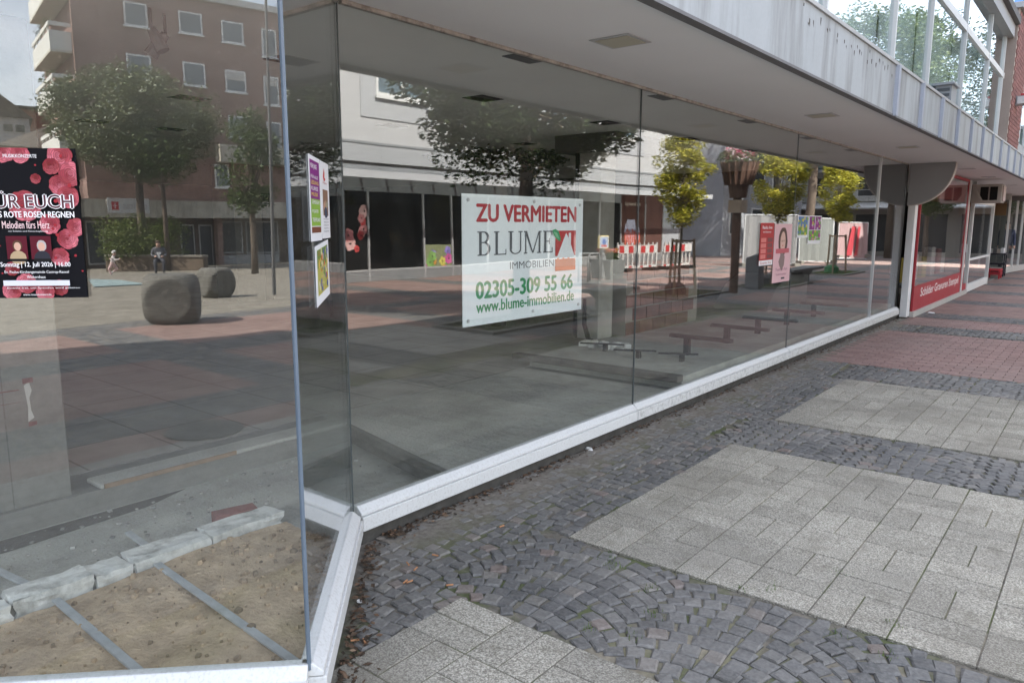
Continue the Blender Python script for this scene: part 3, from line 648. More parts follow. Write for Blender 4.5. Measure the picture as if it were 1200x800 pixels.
# white column further in
c2 = MB().box(-5.12, -4.80, 7.62, 7.95, UPZ, SOF).obj('white_column', pm('old_white_paint', (.40, .385, .35), .12, 3, .85, dirt=(.25, .23, .2), dirt_amt=.7, dscale=2.5), shop, bevel=.01)
MB().box(-5.151, -5.10, 7.60, 7.619, UPZ, SOF).obj('column_dark_side', M['black'], shop)  # thin black strip put in as the dark left side of the column
MB().box(-5.35, -4.5, 7.45, 8.5, SOF - .20, SOF - .001).obj('ceiling_box', pm('ceiling_box_dark', (.10, .095, .09), .15, 3, .9), shop)
cm = MB()
cm.tube([(-4.95, 7.55, .75), (-4.92, 7.5, .45), (-4.8, 7.42, .28), (-4.6, 7.36, .2), (-4.42, 7.32, .19), (-4.3, 7.30, .17)], [.02, .028, .035, .045, .035, .02], 8)
single(cm, 'cable_bundle', M['black'], 'black bundle of cut cables drooping from the white column inside the shop', 'cable', (-4.5, 7.4, UPZ), smooth=True)
rb = MB()
for k in range(40):
    x, y, r = U(-4.75, -4.15), U(7.1, 7.45), U(.012, .05); v, f = cobble_geo(r * 2, r * 1.6); a = U(0, 6)
    rb.add([(q[0] * math.cos(a) - q[1] * math.sin(a) + x, q[0] * math.sin(a) + q[1] * math.cos(a) + y, UPZ + .0 + (q[2] + .03) * r * 30) for q in v], f)
tag(rb.obj('plaster_rubble', M['kerb']), 'pale plaster rubble scattered at the foot of the white column', 'rubble', kind='stuff')
# red sandstone-block wall
wall = thing('block_wall', 'low wall of large red blocks with pale joints inside the empty shop', 'wall', (-4.6, 8.6, UPZ))
MB().box(-4.95, -4.70, 8.1, 10.15, UPZ, 1.02).obj('mortar', pm('pale_mortar', (.30, .27, .24), .1, 7, .95), wall)
bw = [MB().box(-.001, .012, -.165, .165, 0, .155).mesh('block', pm('red_block', (.20, .10, .08), .25, 5, .9, island=.25, bump=.006)) for k in range(1)][0]
for j in range(5):
    for i in range(10):
        y = 8.27 + i * .35 + (.17 if j % 2 else 0)
        if y < 10.0: piece('block', bw, (-4.6995, y, UPZ + .01 + j * .172), wall)
# angled low plinth further back
mb = MB(); mb.prism([(-5.2, 11.9, UPZ), (-5.2, 13.9, UPZ), (-5.2, 13.9, .75), (-5.2, 12.9, .78), (-5.2, 12.3, .6), (-5.2, 12.0, .35)], (.9, 0, 0))
single(mb, 'display_plinth', pm('grey_plinth', (.13, .125, .12), .2, 3, .9), 'grey display plinth with a rounded shoulder behind the red block wall', 'plinth', (-4.75, 12.9, UPZ))
# dark pillar pair deep in the room
MB().box(-12.9, -12.2, 7.3, 8.4, SLAB, SOF).obj('concrete_pillar', M['conc'], shop)
MB().box(-12.199, -12.19, 7.85, 8.02, SLAB, SOF - .5).obj('pillar_slot', M['black'], shop)
MB().box(-12.9, -12.0, 7.0, 8.7, SLAB, SLAB + .10).obj('pillar_base', M['conc'], shop)
# steel brackets that carried the window platform
gr = 'steel brackets standing behind the long sill'
for k, (y, lab) in enumerate(((7.36, 'rusty T-shaped steel bracket behind the sill, beside the pane joint and slab edge'), (8.42, 'rusty T-shaped steel bracket, second along the sill from the slab edge'), (9.41, 'rusty T-shaped steel bracket, third along the sill from the slab edge'), (10.5, 'rusty T-shaped steel bracket, fourth along the sill from the slab edge'), (11.7, 'rusty T-shaped steel bracket behind the sill, last before the aluminium mullion'))):
    b = thing('steel_bracket', lab, 'bracket', (-3.5, y, UPZ), 0, gr)
    MB().box(-3.53, -3.47, y - .03, y + .03, UPZ, .43).obj('upright', M['rust'], b)
    MB().box(-3.70, -3.0, y - .035, y + .035, .431, .465).obj('arm', M['rust'], b)
for k, (x, y, dx, lab) in enumerate(((-4.35, 7.0, .45, 'flat rusty steel bar lying on the slab edge, nearest the white column'), (-3.85, 6.85, .4, 'flat rusty steel bar on the slab edge, halfway to the sill'), (-3.4, 6.95, .35, 'flat rusty steel bar on the slab edge, close to the sill'))):
    b = thing('floor_bar', lab, 'steel bar', (x, y, UPZ), 0, 'steel bars on the slab edge')
    mb = MB(); mb.obox((x - dx / 2, y - .1), (x + dx / 2, y + .1), .03, UPZ + .07, UPZ + .085); mb.obj('bar', M['rust'], b)
    MB().box(x + .02, x + .06, y - .02, y + .03, UPZ, UPZ + .0695).obj('stub', M['rust'], b)
# --- the bay: sand bed, white kerb blocks, steel strips
sbd = MB(); g = 14
SP = [(-3.44, .0), (-2.02, 1.32), (-2.9, 2.26), (-3.42, 2.26)]
import itertools
for i in range(g):
    for j in range(g): pass
def bil(u, v):
    a = Vector((*SP[0], 0)).lerp(Vector((*SP[3], 0)), v); b = Vector((*SP[1], 0)).lerp(Vector((*SP[2], 0)), v); return a.lerp(b, u)
G = 40
for i in range(G + 1):
    for j in range(G + 1):
        q = bil(i / G, j / G); sbd.v.append((q.x, q.y, .024 + .012 * math.sin(q.x * 9 + q.y * 4) + U(-.004, .004)))
for i in range(G):
    for j in range(G): a = i * (G + 1) + j; sbd.f.append((a, a + G + 1, a + G + 2, a + 1)); sbd.m.append(0)
sandbed = struct(sbd.obj('sand_bed', M['sand'], smooth=True))
kw = thing('kerb_row', 'row of rough white limestone kerb blocks edging the sand inside the corner window', 'kerb', (-3.5, 1.4, 0))
kl = [(.15, .60), (.61, .94), (.945, 1.27), (1.275, 1.44), (1.445, 1.83), (1.835, 2.26)]
for k, (a, b) in enumerate(kl):
    bm = bmesh.new(); bmesh.ops.create_cube(bm, size=1.0); bmesh.ops.subdivide_edges(bm, edges=bm.edges[:], cuts=3, use_grid_fill=True)
    x0 = -3.605 + U(-.012, .012); x1 = -3.44 + U(-.02, .02); h = .075 + U(-.012, .012)
    for v in bm.verts:
        c_ = v.co.copy(); edge = sum(abs(abs(q) - .5) < .01 for q in c_)
        if edge >= 2: c_ *= U(.95, 1.0) if rnd() < .75 else U(.86, .95)
        v.co = Vector((x0 + (c_.x + .5) * (x1 - x0) + U(-.004, .004), a + (c_.y + .5) * (b - a) + U(-.004, .004), -.03 + (c_.z + .5) * (h + .03) + U(-.005, .005))) - Vector((-3.5, 1.4, 0))
    me = bpy.data.meshes.new('kerb_block'); bm.to_mesh(me); bm.free(); me.materials.append(M['kerb']); o = bpy.data.objects.new('kerb_block', me); col.objects.link(o); o.parent = kw
mb = MB()
for a, b in zip(kl[:-1], kl[1:]): mb.box(-3.585, -3.455, a[1] - .03, b[0] + .03, -.03, .058)
mb.obj('mortar', M['conc'], kw)
cr_ = MB()
for k in range(420):
    q = bil(U(.03, .95), U(.04, .96)); r = .003 + .013 * rnd() ** 3; v, f = cobble_geo(r * 2, r * 1.7); a = U(0, 6); z0 = .028 + .012 * math.sin(q.x * 9 + q.y * 4)
    cr_.add([(p[0] * math.cos(a) - p[1] * math.sin(a) + q.x, p[0] * math.sin(a) + p[1] * math.cos(a) + q.y, z0 + (p[2] + .012) * r * 60) for p in v], f)
tag(cr_.obj('sand_crumbs', pm('crumb_brown', (.40, .30, .2), .3, 30, .95, island=.4)), 'small lumps and stones scattered over the sand bed', 'crumbs', kind='stuff')
for (p, q, lab) in (((-4.05, 1.02), (-3.62, 1.08), 'short grey steel strip on the screed behind the kerb, beside the concrete column'), ((-3.9, 1.62), (-3.62, 1.6), 'short grey steel strip stub behind the kerb, near the loose red brick'), ((-3.42, 1.1), (-2.5, 1.08), 'grey steel strip crossing the sand, away from the glass corner'), ((-3.42, 1.54), (-2.12, 1.47), 'long grey steel strip crossing the sand to the glass corner')):
    mb = MB(); mb.obox(p, q, .034, .034, .046); single(mb, 'steel_strip', M['steel'], lab, 'steel strip', (p[0], p[1], .03), 'steel strips on the sand', bevel=.002)
mb = MB(); mb.obox((-3.72, 2.0), (-3.66, 2.22), .10, 0, .068); single(mb, 'loose_brick', pm('loose_brick_red', (.23, .075, .06), .2, 9, .9), 'loose dark red brick lying behind the white kerb blocks', 'brick', (-3.7, 2.1, 0), bevel=.004)
db_ = MB()
for k in range(500):
    x, y = U(-4.38, -3.62), U(.2, 3.3); r = .002 + .012 * rnd() ** 4; v, f = cobble_geo(r * 2, r * 1.7); a = U(0, 6)
    db_.add([(p[0] * math.cos(a) - p[1] * math.sin(a) + x, p[0] * math.sin(a) + p[1] * math.cos(a) + y, (p[2] + .03) * r * 25) for p in v], f)
tag(db_.obj('mortar_crumbs', pm('crumb_grey', (.33, .31, .28), .3, 30, .95, island=.4)), 'grey mortar crumbs strewn over the dusty screed behind the kerb', 'crumbs', kind='stuff')
# pair of spotlights hanging from the ceiling of the bay
for (px, py, lab) in ((178, 50, 'grey ceiling spotlight pointing down, left one of a pair under the shop ceiling'), (195, 56, 'grey ceiling spotlight tilted aside, right one of a pair under the shop ceiling')):
    q = onz(px, py, 2.52); s = thing('spotlight', lab, 'spotlight', (q.x, q.y, SOF), 0, 'ceiling spotlights')
    gm = pm('spot_grey', (.24, .24, .25), .1, 4, .5, bump=0); t_ = .05 if px < 185 else -.08
    MB().tube([(q.x, q.y, SOF - .001), (q.x, q.y, 2.58)], .008, 6).obj('stem', gm, s)
    MB().tube([(q.x, q.y, 2.585), (q.x + t_ * .3, q.y + t_ * .3, 2.54), (q.x + t_ * .7, q.y + t_ * .7, 2.48)], [.02, .03, .034], 12).obj('lamp_head', gm, s)

# ================================================================== SIGN AND POSTERS BEHIND THE GLASS
# --- letting sign
SX = GX - .03
SH = .075                                               # the board hangs behind the pane
sign = thing('letting_sign', 'white rental sign with red, grey and green lettering screwed up behind the shop window', 'sign', (SX, (3.76 + SH), 1.04))
MB().box(SX - .004, SX, (3.135 + SH), (4.395 + SH), 1.04, 1.82).obj('sign_board', flat('sign_white', (.80, .84, .85), .35), sign)
P_ = Print((SX, (3.135 + SH), 1.04), (0, 1.26, 0), (0, 0, .78), (1, 0, 0))
red, grn, gry = (.42, .04, .05), (.03, .26, .10), (.10, .11, .12)
P_.text('ZU VERMIETEN', .10, .795, .93, .925, red, .045)
P_.text('IMMOBILIEN', .35, .415, .725, .475, gry, 0)
P_.text('02305-309 55 66', .095, .205, .905, .335, grn, .04)
P_.text('www.blume-immobilien.de', .095, .095, .92, .185, grn, .025)
# BLUME in a light roman letter: thin and thick strokes with serifs
def roman(ch, x, y, w_, h_):
    T, t_, s = .019, .007, .012
    R_ = lambda a, b, c, d: P_.rect(x + a * w_, y + b * h_, x + c * w_, y + d * h_, gry)
    st = T / w_ * 1.0; th = t_ / h_ * 1.3; hs = t_ / w_
    if ch == 'L': R_(.12, 0, .12 + st, 1); R_(0, 1 - th, .12 + st + .12, 1); R_(0, 0, 1, th); R_(1 - hs, 0, 1, .24)
    if ch == 'E': R_(.12, 0, .12 + st, 1); R_(0, 1 - th, .95, 1); R_(0, 0, 1, th); R_(.12, .5, .7, .5 + th); R_(.95 - hs, .8, .95, 1); R_(1 - hs, 0, 1, .24); R_(.7 - hs, .38, .7, .66)
    if ch == 'U':
        R_(.10, .22, .10 + st, 1); R_(.82, .22, .82 + hs * 1.4, 1); R_(0, 1 - th, .10 + st + .1, 1); R_(.70, 1 - th, 1, 1)
        for k in range(12):
            a0, a1 = math.pi + k * math.pi / 12, math.pi + (k + 1) * math.pi / 12; cx, rx, ry = (.10 + .82 + hs * 1.4) / 2, (.72 + hs * 1.4) / 2, .22
            wk = lambda a: st * .55 + (hs - st * .55) * (a - math.pi) / math.pi
            P_.poly([(x + w_ * (cx + rx * math.cos(a)), y + h_ * (.22 + ry * math.sin(a))) for a in (a0, a1)] + [(x + w_ * (cx + (rx - wk(a) * 1.5) * math.cos(a)), y + h_ * (.22 + (ry - th) * math.sin(a))) for a in (a1, a0)], gry)
    if ch == 'M':
        R_(.08, 0, .08 + hs * 1.3, 1); R_(.84, 0, .84 + st * .8, 1); R_(0, 0, .2, th); R_(.74, 0, 1, th); R_(0, 1 - th, .14, 1); R_(.84, 1 - th, 1, 1)
        P_.poly([(x + w_ * a, y + h_ * b) for a, b in ((.05, 1), (.05 + st, 1), (.47 + st * .5, .02), (.47, .02))], gry)
        P_.poly([(x + w_ * a, y + h_ * b) for a, b in ((.84, 1), (.84 + hs, 1), (.47 + hs * 1.6, .02), (.47, .02))], gry)
    if ch == 'B':
        R_(.12, 0, .12 + st, 1); R_(0, 1 - th, .5, 1); R_(0, 0, .5, th); R_(.12, .52, .5, .52 + th)
        for (y0, y1, rx) in ((.52, 1, .36), (0, .52 + th, .45)):
            cyy, ry = (y0 + y1) / 2, (y1 - y0) / 2
            for k in range(10):
                a0, a1 = -math.pi / 2 + k * math.pi / 10, -math.pi / 2 + (k + 1) * math.pi / 10
                wk = lambda a: hs + (st - hs) * max(0, math.cos(a))
                P_.poly([(x + w_ * (.5 + rx * math.cos(a)), y + h_ * (cyy + ry * math.sin(a))) for a in (a0, a1)] + [(x + w_ * (.5 + max(0, rx * math.cos(a) - wk(a))), y + h_ * (cyy + (ry - th) * math.sin(a))) for a in (a1, a0)], gry)
for ch, x0, x1 in (('B', .105, .205), ('L', .225, .32), ('U', .335, .45), ('M', .46, .61), ('E', .625, .71)): roman(ch, x0, .535, x1 - x0, .185)
P_.rect(.735, .37, .93, .72, (.50, .06, .06)); P_.rect(.735, .37, .93, .475, (.62, .16, .05))
P_.poly([(.745, .475), (.835, .70), (.86, .655), (.86, .70), (.882, .70), (.882, .60), (.925, .475)], (.82, .84, .85))
P_.rect(.735, .475, .93, .50, (.82, .84, .85))
for k in range(3): P_.rect(.75 + k * .05, .455, .772 + k * .05, .485, (.62, .16, .05))
P_.poly([(.705, .725), (.735, .735), (.765, .715), (.785, .65), (.78, .625), (.755, .64), (.72, .68)], (.05, .33, .14))
P_.poly([(.715, .715), (.75, .70), (.775, .645), (.74, .67)], (.2, .5, .28))
P_.obj('lettering', sign)
for a, b in ((.04, .955), (.545, .96), (.965, .945), (.035, .045), (.54, .05), (.965, .05)):
    s = MB().tube([(SX + .001, (3.135 + SH) + 1.26 * a, 1.04 + .78 * b), (SX + .006, (3.135 + SH) + 1.26 * a, 1.04 + .78 * b)], .011, 10).obj('screw', M['steel'], sign)
# --- rose concert poster on the corner pane
uL = Vector((.70710678, .70710678, 0))
O_ = A - uL * .894 + NL * .008 + Vector((0, 0, 1.43))
rp = thing('rose_poster', 'black concert poster with pink roses taped inside the corner window', 'poster', O_ + uL * .15)
MB().prism([O_, O_ + uL * .30, O_ + uL * .30 + Vector((0, 0, .43)), O_ + Vector((0, 0, .43))], -NL * .001).obj('sheet', flat('poster_black', (.010, .010, .012), .8, .08), rp)
P_ = Print(O_, uL * .30, (0, 0, .43), NL); ASP = .30 / .43
for a, b, r in ((.35, .97, .10), (.50, .96, .09), (.86, .95, .12), (.95, .83, .12), (.78, .88, .08), (.83, .76, .10), (.62, .80, .05), (.90, .68, .11), (.50, .62, .15), (.72, .5, .10), (.86, .40, .10), (.95, .48, .09), (.78, .28, .09), (.45, .10, .10), (.62, .04, .09), (.30, .05, .09), (.75, .07, .08), (.33, .2, .07), (.15, .5, .1), (.1, .9, .1)):
    P_.rose(a, b, r, ASP, (.50, .085, .11) if r > .08 else (.32, .04, .05))
P_.k = 305
for k in range(24): P_.blob(U(.2, 1), U(0, 1), U(.008, .02), (.35, .03, .04), ASP, 6)
P_.k = 330
Wt = (.85, .84, .84)
P_.text('MUSIKKONZERTE', .36, .935, .66, .957, Wt, .01)
P_.text('FÜR EUCH', .17, .605, .95, .715, Wt, .05); P_.text('FÜR EUCH', .17, .605, .95, .715, (.10, .045, .05), .006)
P_.text("'S ROTE ROSEN REGNEN", .26, .543, .955, .585, Wt, .02)
P_.text('Melodien fürs Herz', .29, .47, .72, .52, (.85, .62, .62), .005)
P_.text('mit Solisten und Klavierbegleitung', .34, .445, .70, .457, Wt)
for a, hair, top in ((.41, (.10, .05, .03), (.45, .33, .2)), (.63, (.45, .42, .4), (.03, .03, .035))):
    P_.rect(a - .10, .265, a + .09, .42, (.10, .015, .02)); P_.blob(a, .355, .045, hair, ASP * 1.2, 12, .04); P_.blob(a, .275, .075, top, ASP * .9, 12, .03); P_.rect(a - .08, .25, a + .08, .268, (.012, .012, .014)); P_.blob(a, .35, .032, (.62, .38, .28), ASP * 1.3, 12, .02)
P_.text('Sonntag | 12. Juli 2026 | 16.00', .24, .205, .88, .245, Wt, .012)
P_.text('Ev. Paulus-Kirchengemeinde Castrop-Rauxel', .27, .165, .86, .188, Wt, .006); P_.text('Wichernhaus', .47, .135, .64, .155, Wt, .006)
P_.rect(.25, .085, .86, .122, (.68, .68, .76)); P_.text('Eintritt frei, um Spenden wird gebeten', .28, .062, .95, .076, Wt); P_.text('www.rosenkonzert.de', .42, .018, .68, .032, Wt)
P_.obj('print', rp)
# --- three handbills on the angled return pane
uR = Vector((-.70710678, .70710678, 0))
def handbill(t0, t1, z0, z1, label, draw, name='handbill', back=-.008, tilt=0):
    O = A + uR * t0 - NR * back + Vector((0, 0, z0)); b = thing(name, label, 'poster', O + uR * ((t1 - t0) / 2), 0, 'handbills on the return pane')
    tv = Vector((0, 0, z1 - z0)); uu = uR * (t1 - t0) + Vector((0, 0, tilt))
    MB().prism([O, O + uu, O + uu + tv, O + tv], -NR * .001).obj('sheet', flat('paper_white', (.78, .78, .80), .6), b)
    p = Print(O, uu, tv, NR); draw(p); p.obj('print', b)
def d1(p):
    p.rect(.08, .50, .92, .95, (.22, .03, .20)); p.rect(.08, .18, .92, .50, (.25, .42, .06)); p.rect(.08, .10, .92, .17, (.18, .06, .03))
    for k, (b, s, c) in enumerate(((.84, 'MEHR JUNGE', Wt), (.74, 'FÜR ALLE', Wt), (.67, 'LESUNG', (.8, .6, .1)), (.60, 'KURSE', Wt), (.53, 'MUSIK', (.8, .6, .1)), (.44, 'GEMEINSAM', Wt), (.33, 'IM QUARTIER', Wt), (.23, 'TREFFPUNKT', Wt))): p.text(s, .14, b, .14 + U(.5, .72), b + (.07 if k == 0 else .045), c, .01)
def d2(p):
    p.poly([(.3, .80), (.42, .92), (.5, .86), (.46, .80), (.58, .78), (.4, .74)], (.6, .06, .05)); p.text('Mittagstisch', .25, .71, .75, .74, (.5, .1, .1)); p.rect(.2, .30, .8, .64, (.25, .14, .09))
    for k in range(6): p.blob(.3 + .08 * k, .42 + .02 * (k % 3), .06, (.55 - .05 * k, .3, .2), .8)
    p.blob(.5, .34, .2, (.05, .06, .1), .4)
    for b in (.24, .20, .16, .12, .08): p.text('Anmeldung und Auskunft', .2, b, .8, b + .025, gry)
def d3(p):
    p.rect(.12, .16, .90, .92, (.45, .42, .10)); p.rect(.12, .62, .9, .92, (.16, .25, .05))
    for k in range(60): p.blob(U(.18, .85), U(.2, .88), U(.02, .06), random.choice(((.65, .45, .1), (.2, .28, .07), (.55, .15, .06), (.7, .65, .4), (.1, .12, .3), (.5, .4, .3))), 1.2, 7, .3)
handbill(.34, .60, 1.585, 1.885, 'purple and green printed handbill high on the narrow return pane', d1)
handbill(.61, .84, 1.59, 1.885, 'white handbill with a small picture beside the purple and green one', d2)
handbill(.41, .76, 1.345, 1.565, 'curling white handbill with a yellow picture below the other two', d3, tilt=.02)
# --- posters on the far panes
def wposter(y0, y1, z0, z1, label, bgc, draw, group='posters on the far panes'):
    x = GX + .009; b = thing('window_poster', label, 'poster', (x, (y0 + y1) / 2, z0), 0, group)
    MB().box(x - .001, x, y0, y1, z0, z1).obj('sheet', fcol(bgc), b)
    p = Print((x, y0, z0), (0, y1 - y0, 0), (0, 0, z1 - z0), (1, 0, 0)); draw(p); p.obj('print', b)
def q1(p):
    p.rect(0, 0, 1, .12, (.75, .73, .73)); p.text('Radio live', .15, .86, .85, .93, Wt, .01)
    for k in range(4): p.rect(.08, .16 + k * .13, .45, .26 + k * .13, (.62, .2, .18)); p.rect(.55, .16 + k * .13, .92, .26 + k * .13, (.2, .07, .07))
    p.text('Eintritt frei', .1, .03, .9, .09, red); p.text('im Sommer', .2, .77, .8, .81, Wt)
def q2(p):
    p.blob(.5, .70, .26, (.10, .06, .05), .95, 16, .05); p.blob(.5, .69, .15, (.60, .40, .33), 1.2, 14, .02)
    for dx in (-.055, .055): p.blob(.5 + dx, .71, .018, (.05, .03, .03), 1, 8)
    p.blob(.5, .63, .03, (.5, .12, .12), .4, 8); p.rect(.12, .50, .88, .58, (.5, .12, .14)); p.blob(.5, .36, .17, (.25, .18, .17), .9, 12, .2)
    p.text('Theater im Park', .15, .20, .85, .25, (.25, .1, .15)); p.text('Kartenvorverkauf', .2, .12, .8, .16, (.25, .1, .15)); p.rect(.5, .05, .7, .08, (.05, .05, .06))
def q3(p):
    p.rect(.06, .12, .94, .95, (.12, .2, .4)); p.rect(.06, .12, .94, .5, (.16, .3, .06))
    for k in range(30): p.blob(U(.1, .9), U(.15, .9), U(.04, .1), random.choice(((.6, .5, .08), (.1, .2, .4), (.2, .35, .08), (.5, .45, .2))), 1, 7)
def q4(p):
    p.rect(.04, .50, .96, .97, (.22, .04, .20)); p.rect(.04, .12, .96, .48, (.16, .34, .07))
    for k in range(40): p.blob(U(.1, .9), U(.15, .93), U(.03, .08), random.choice(((.45, .12, .35), (.6, .4, .1), (.2, .4, .1), (.3, .05, .25), (.5, .45, .5))), 1, 7)
    p.rect(.46, .5, .5, .97, (.7, .7, .7))
wposter(7.78, 8.18, 1.21, 1.66, 'red text poster with a white foot strip on the long window', (.40, .05, .05), q1)
wposter(8.20, 8.76, 1.00, 1.65, 'pink theatre poster with a dark-haired face on the long window', (.66, .42, .44), q2)
wposter(8.94, 9.33, 1.49, 1.75, 'small blue and yellow landscape poster past the pane joint', (.75, .75, .76), q3)
wposter(9.35, 9.84, 1.41, 1.75, 'purple and green poster beside the small landscape poster', (.75, .75, .76), q4)

# ================================================================== LITTER
td = MB(); NY, NXd = 240, 14
for i in range(NY + 1):
    y = 2.45 + i * (14.5 - 2.45) / NY
    for j in range(NXd + 1):
        x = GX + .03 + j * .034; f_ = j / NXd
        td.v.append((x, y, .0008 + .0035 * math.sin(y * 2.3 + j) * math.sin(y * 7.1 - j * .7) + U(-.0012, .0012) - .0075 * f_ * f_ - (.004 * max(0, math.sin(y * 1.7 + 1.3 * math.sin(y * .9))) * f_)))
for i in range(NY):
    for j in range(NXd): a = i * (NXd + 1) + j; td.f.append((a, a + 1, a + NXd + 2, a + NXd + 1)); td.m.append(0)
tag(td.obj('trodden_dirt', M['joint'], pavement, smooth=True), kind='stuff')
lit = MB()
for k in range(1500):
    if k < 1200: y = 2.5 + 12 * rnd() ** 1.7; x = GX + .03 + abs(random.gauss(0, .045))
    else:
        t_ = rnd(); q = A.lerp(B, t_) + NR * (.06 + abs(random.gauss(0, .05))); x, y = q.x, q.y
    r = U(.006, .022); a = U(0, 6.3); h = U(.003, .012)
    lit.add([(x + r * math.cos(a), y + r * math.sin(a), h), (x + r * .5 * math.cos(a + 1.6), y + r * .5 * math.sin(a + 1.6), h + r * U(0, .5)), (x - r * math.cos(a), y - r * math.sin(a), h + U(0, .006)), (x - r * .5 * math.cos(a + 1.6), y - r * .5 * math.sin(a + 1.6), h)], [(0, 1, 2), (0, 2, 3)])
t = NT('dry_leaf'); M['litter'] = t.done(t.bsdf(t.ramp(t.rand(), (0, (.035, .027, .02)), (.5, (.085, .058, .04)), (.88, (.14, .085, .055)), (1, (.26, .18, .12))), .9, 0, .2))
tag(lit.obj('leaf_litter', M['litter']), 'brown leaf crumbs and dirt blown along the foot of the sill', 'leaf litter', kind='stuff')
butt = MB().tube([(-.017, 0, .006), (.017, 0, .006)], .004, 7).mesh('butt', pm('butt_orange', (.45, .22, .11), .2, 60, .9, bump=0))
bl = [('orange cigarette end between cobbles near the bay sill', p) for p in ((478, 662), (487, 668), (510, 652), (416, 752), (427, 753), (480, 683), (527, 687), (475, 683), (588, 618))]
for lab, (px, py) in bl:
    q = onz(px, py, .0); o = bpy.data.objects.new('cigarette_end', butt); col.objects.link(o); o.location = (q.x, q.y, .003); o.rotation_euler = (0, 0, U(0, 3)); tag(o, lab, 'cigarette end', 'cigarette ends on the cobbles')
for (px, py, c, r, lab, cat, nm) in ((690, 527, (.7, .69, .66), .035, 'flat white pebble lying by the sill beside the leaf litter', 'pebble', 'white_pebble'), (421, 705, (.75, .73, .70), .016, 'crumpled white paper scrap by the bay plinth', 'paper scrap', 'paper_scrap'), (1091, 367, (.8, .8, .8), .06, 'white paper scrap on the red paving by the red-framed shop', 'paper scrap', 'paper_scrap')):
    q = onz(px, py, 0); mb = MB(); v = [(q.x + r * math.cos(k * .785) * U(.7, 1.1), q.y + r * .7 * math.sin(k * .785) * U(.7, 1.1), .002) for k in range(8)]
    mb.add(v + [(a * .8 + q.x * .2, b * .8 + q.y * .2, .004 + r * .35 * U(.6, 1.2)) for a, b, c_ in v], [(k, (k + 1) % 8, 8 + (k + 1) % 8, 8 + k) for k in range(8)] + [tuple(range(8, 16))])
    single(mb, nm, fcol(c), lab, cat, (q.x, q.y, 0))
tufts = MB()
for (px, py) in ((712, 652), (722, 668), (716, 660), (1040, 768), (760, 690), (690, 738), (870, 690), (985, 672), (1046, 731), (905, 690), (980, 745), (765, 720), (742, 745)):
    q = onz(px, py, 0)
    for k in range(26):
        x, y = q.x + random.gauss(0, .022), q.y + random.gauss(0, .022); a = U(0, 6.3); h = U(.008, .028)
        tufts.add([(x, y, 0), (x + .004 * math.cos(a), y + .004 * math.sin(a), 0), (x + .008 * math.cos(a + 1), y + .008 * math.sin(a + 1), h)], [(0, 1, 2)])
grassm = leaf_mat('grass_blade', (.05, .09, .02), (.09, .15, .03), (.14, .18, .05))
tag(tufts.obj('weeds', grassm), 'tiny green weeds growing in the cobble and slab joints', 'weeds', kind='stuff')

# ================================================================== NEIGHBOURS UP THE STREET
NX = -2.75
ns = thing('stamp_shop', 'small red-framed engraving and stamp shop beside the empty shop', 'shop', (NX, 17.6, 0))
MB().box(NX - .02, NX + .05, 14.8, 20.9, 0, .10).obj('threshold', pm('pale_stone', (.45, .43, .40), .12, 4, .9), ns)
MB().box(NX - .02, NX + .02, 14.85, 20.0, .102, .55).obj('red_panel', M['redpaint'], ns)
MB().box(NX - .008, NX + .004, 14.9, 19.95, .552, 2.60).obj('window_pane', M['glass'], ns)
for y in (14.86, 20.0): MB().box(NX - .025, NX + .015, y - .025, y + .025, .552, SOF - .03).obj('frame_post', M['redpaint'], ns)
MB().box(NX - .022, NX + .025, 14.89, 19.97, 2.60, SOF - .03).obj('frame_head', M['redpaint'], ns)
MB().box(NX - .5, NX - .03, 16.4, 19.9, 2.15, 2.55).obj('awning_box', M['redpaint'], ns)
P_ = Print((NX + .02, 14.95, .14), (0, 5.0, 0), (0, 0, .38), (1, 0, 0)); P_.text('Schilder Gravuren Stempel', .10, .36, .94, .92, (.8, .76, .74), .012); P_.obj('lettering', ns)
MB().box(-6.2, -6.1, 14.72, 27, 0, SOF).obj('rear_wall', pm('shop_back_wall', (.22, .2, .18), .2, 1, .9), ns)
MB().box(-6.1, NX - .05, 14.72, 27, -.05, .02).obj('shop_floor', pm('shop_floor_lino', (.2, .18, .16), .2, 2, .8), ns)
for k, (y, z, c) in enumerate(((15.6, .9, (.5, .38, .1)), (16.3, 1.0, (.5, .45, .4)), (17.2, .85, (.45, .36, .12)), (18.1, 1.2, (.55, .5, .48)), (18.8, 1.1, (.3, .1, .1)), (19.3, .9, (.5, .5, .45)))):
    MB().box(NX - .45, NX - .3, y, y + .45, .56, .56 + z * .5).obj('display_board', fcol(c), ns)
MB().box(NX - .6, NX - .05, 14.95, 19.9, .50, .555).obj('display_shelf', M['wood'], ns)
wh = pm('white_door_frame', (.68, .68, .66), .05, 4, .5, bump=.001)
door = MB().box(NX - .03, NX + .03, 20.09, 20.18, .102, SOF - .03).obj('door_post', wh, ns)
dr = MB().box(NX - .02, NX + .02, 20.2, 20.32, .105, 2.1).obj('door', M['redpaint'], ns)
MB().box(NX - .006, NX + .004, 20.33, 20.85, .25, 2.05).obj('door_pane', M['glass'], ns)
MB().box(NX - .02, NX + .02, 20.33, 20.85, .105, .248).obj('door_rail', M['redpaint'], ns)
MB().box(NX + .021, NX + .06, 20.24, 20.28, 1.0, 1.2).obj('door_handle', M['alu'], ns)
for y in (20.9, 24.6): MB().box(NX - .03, NX + .04, y - .05, y + .05, 0, SOF - .03).obj('white_post', wh, ns)
MB().box(NX - .03, NX + .035, 20.96, 24.54, .02, .2).obj('white_sill', wh, ns); MB().box(NX - .03, NX + .03, 20.96, 24.54, 2.15, 2.25).obj('white_rail', wh, ns)
MB().box(NX - .03, NX + .03, 20.96, 24.54, .78, .83).obj('white_rail', wh, ns)
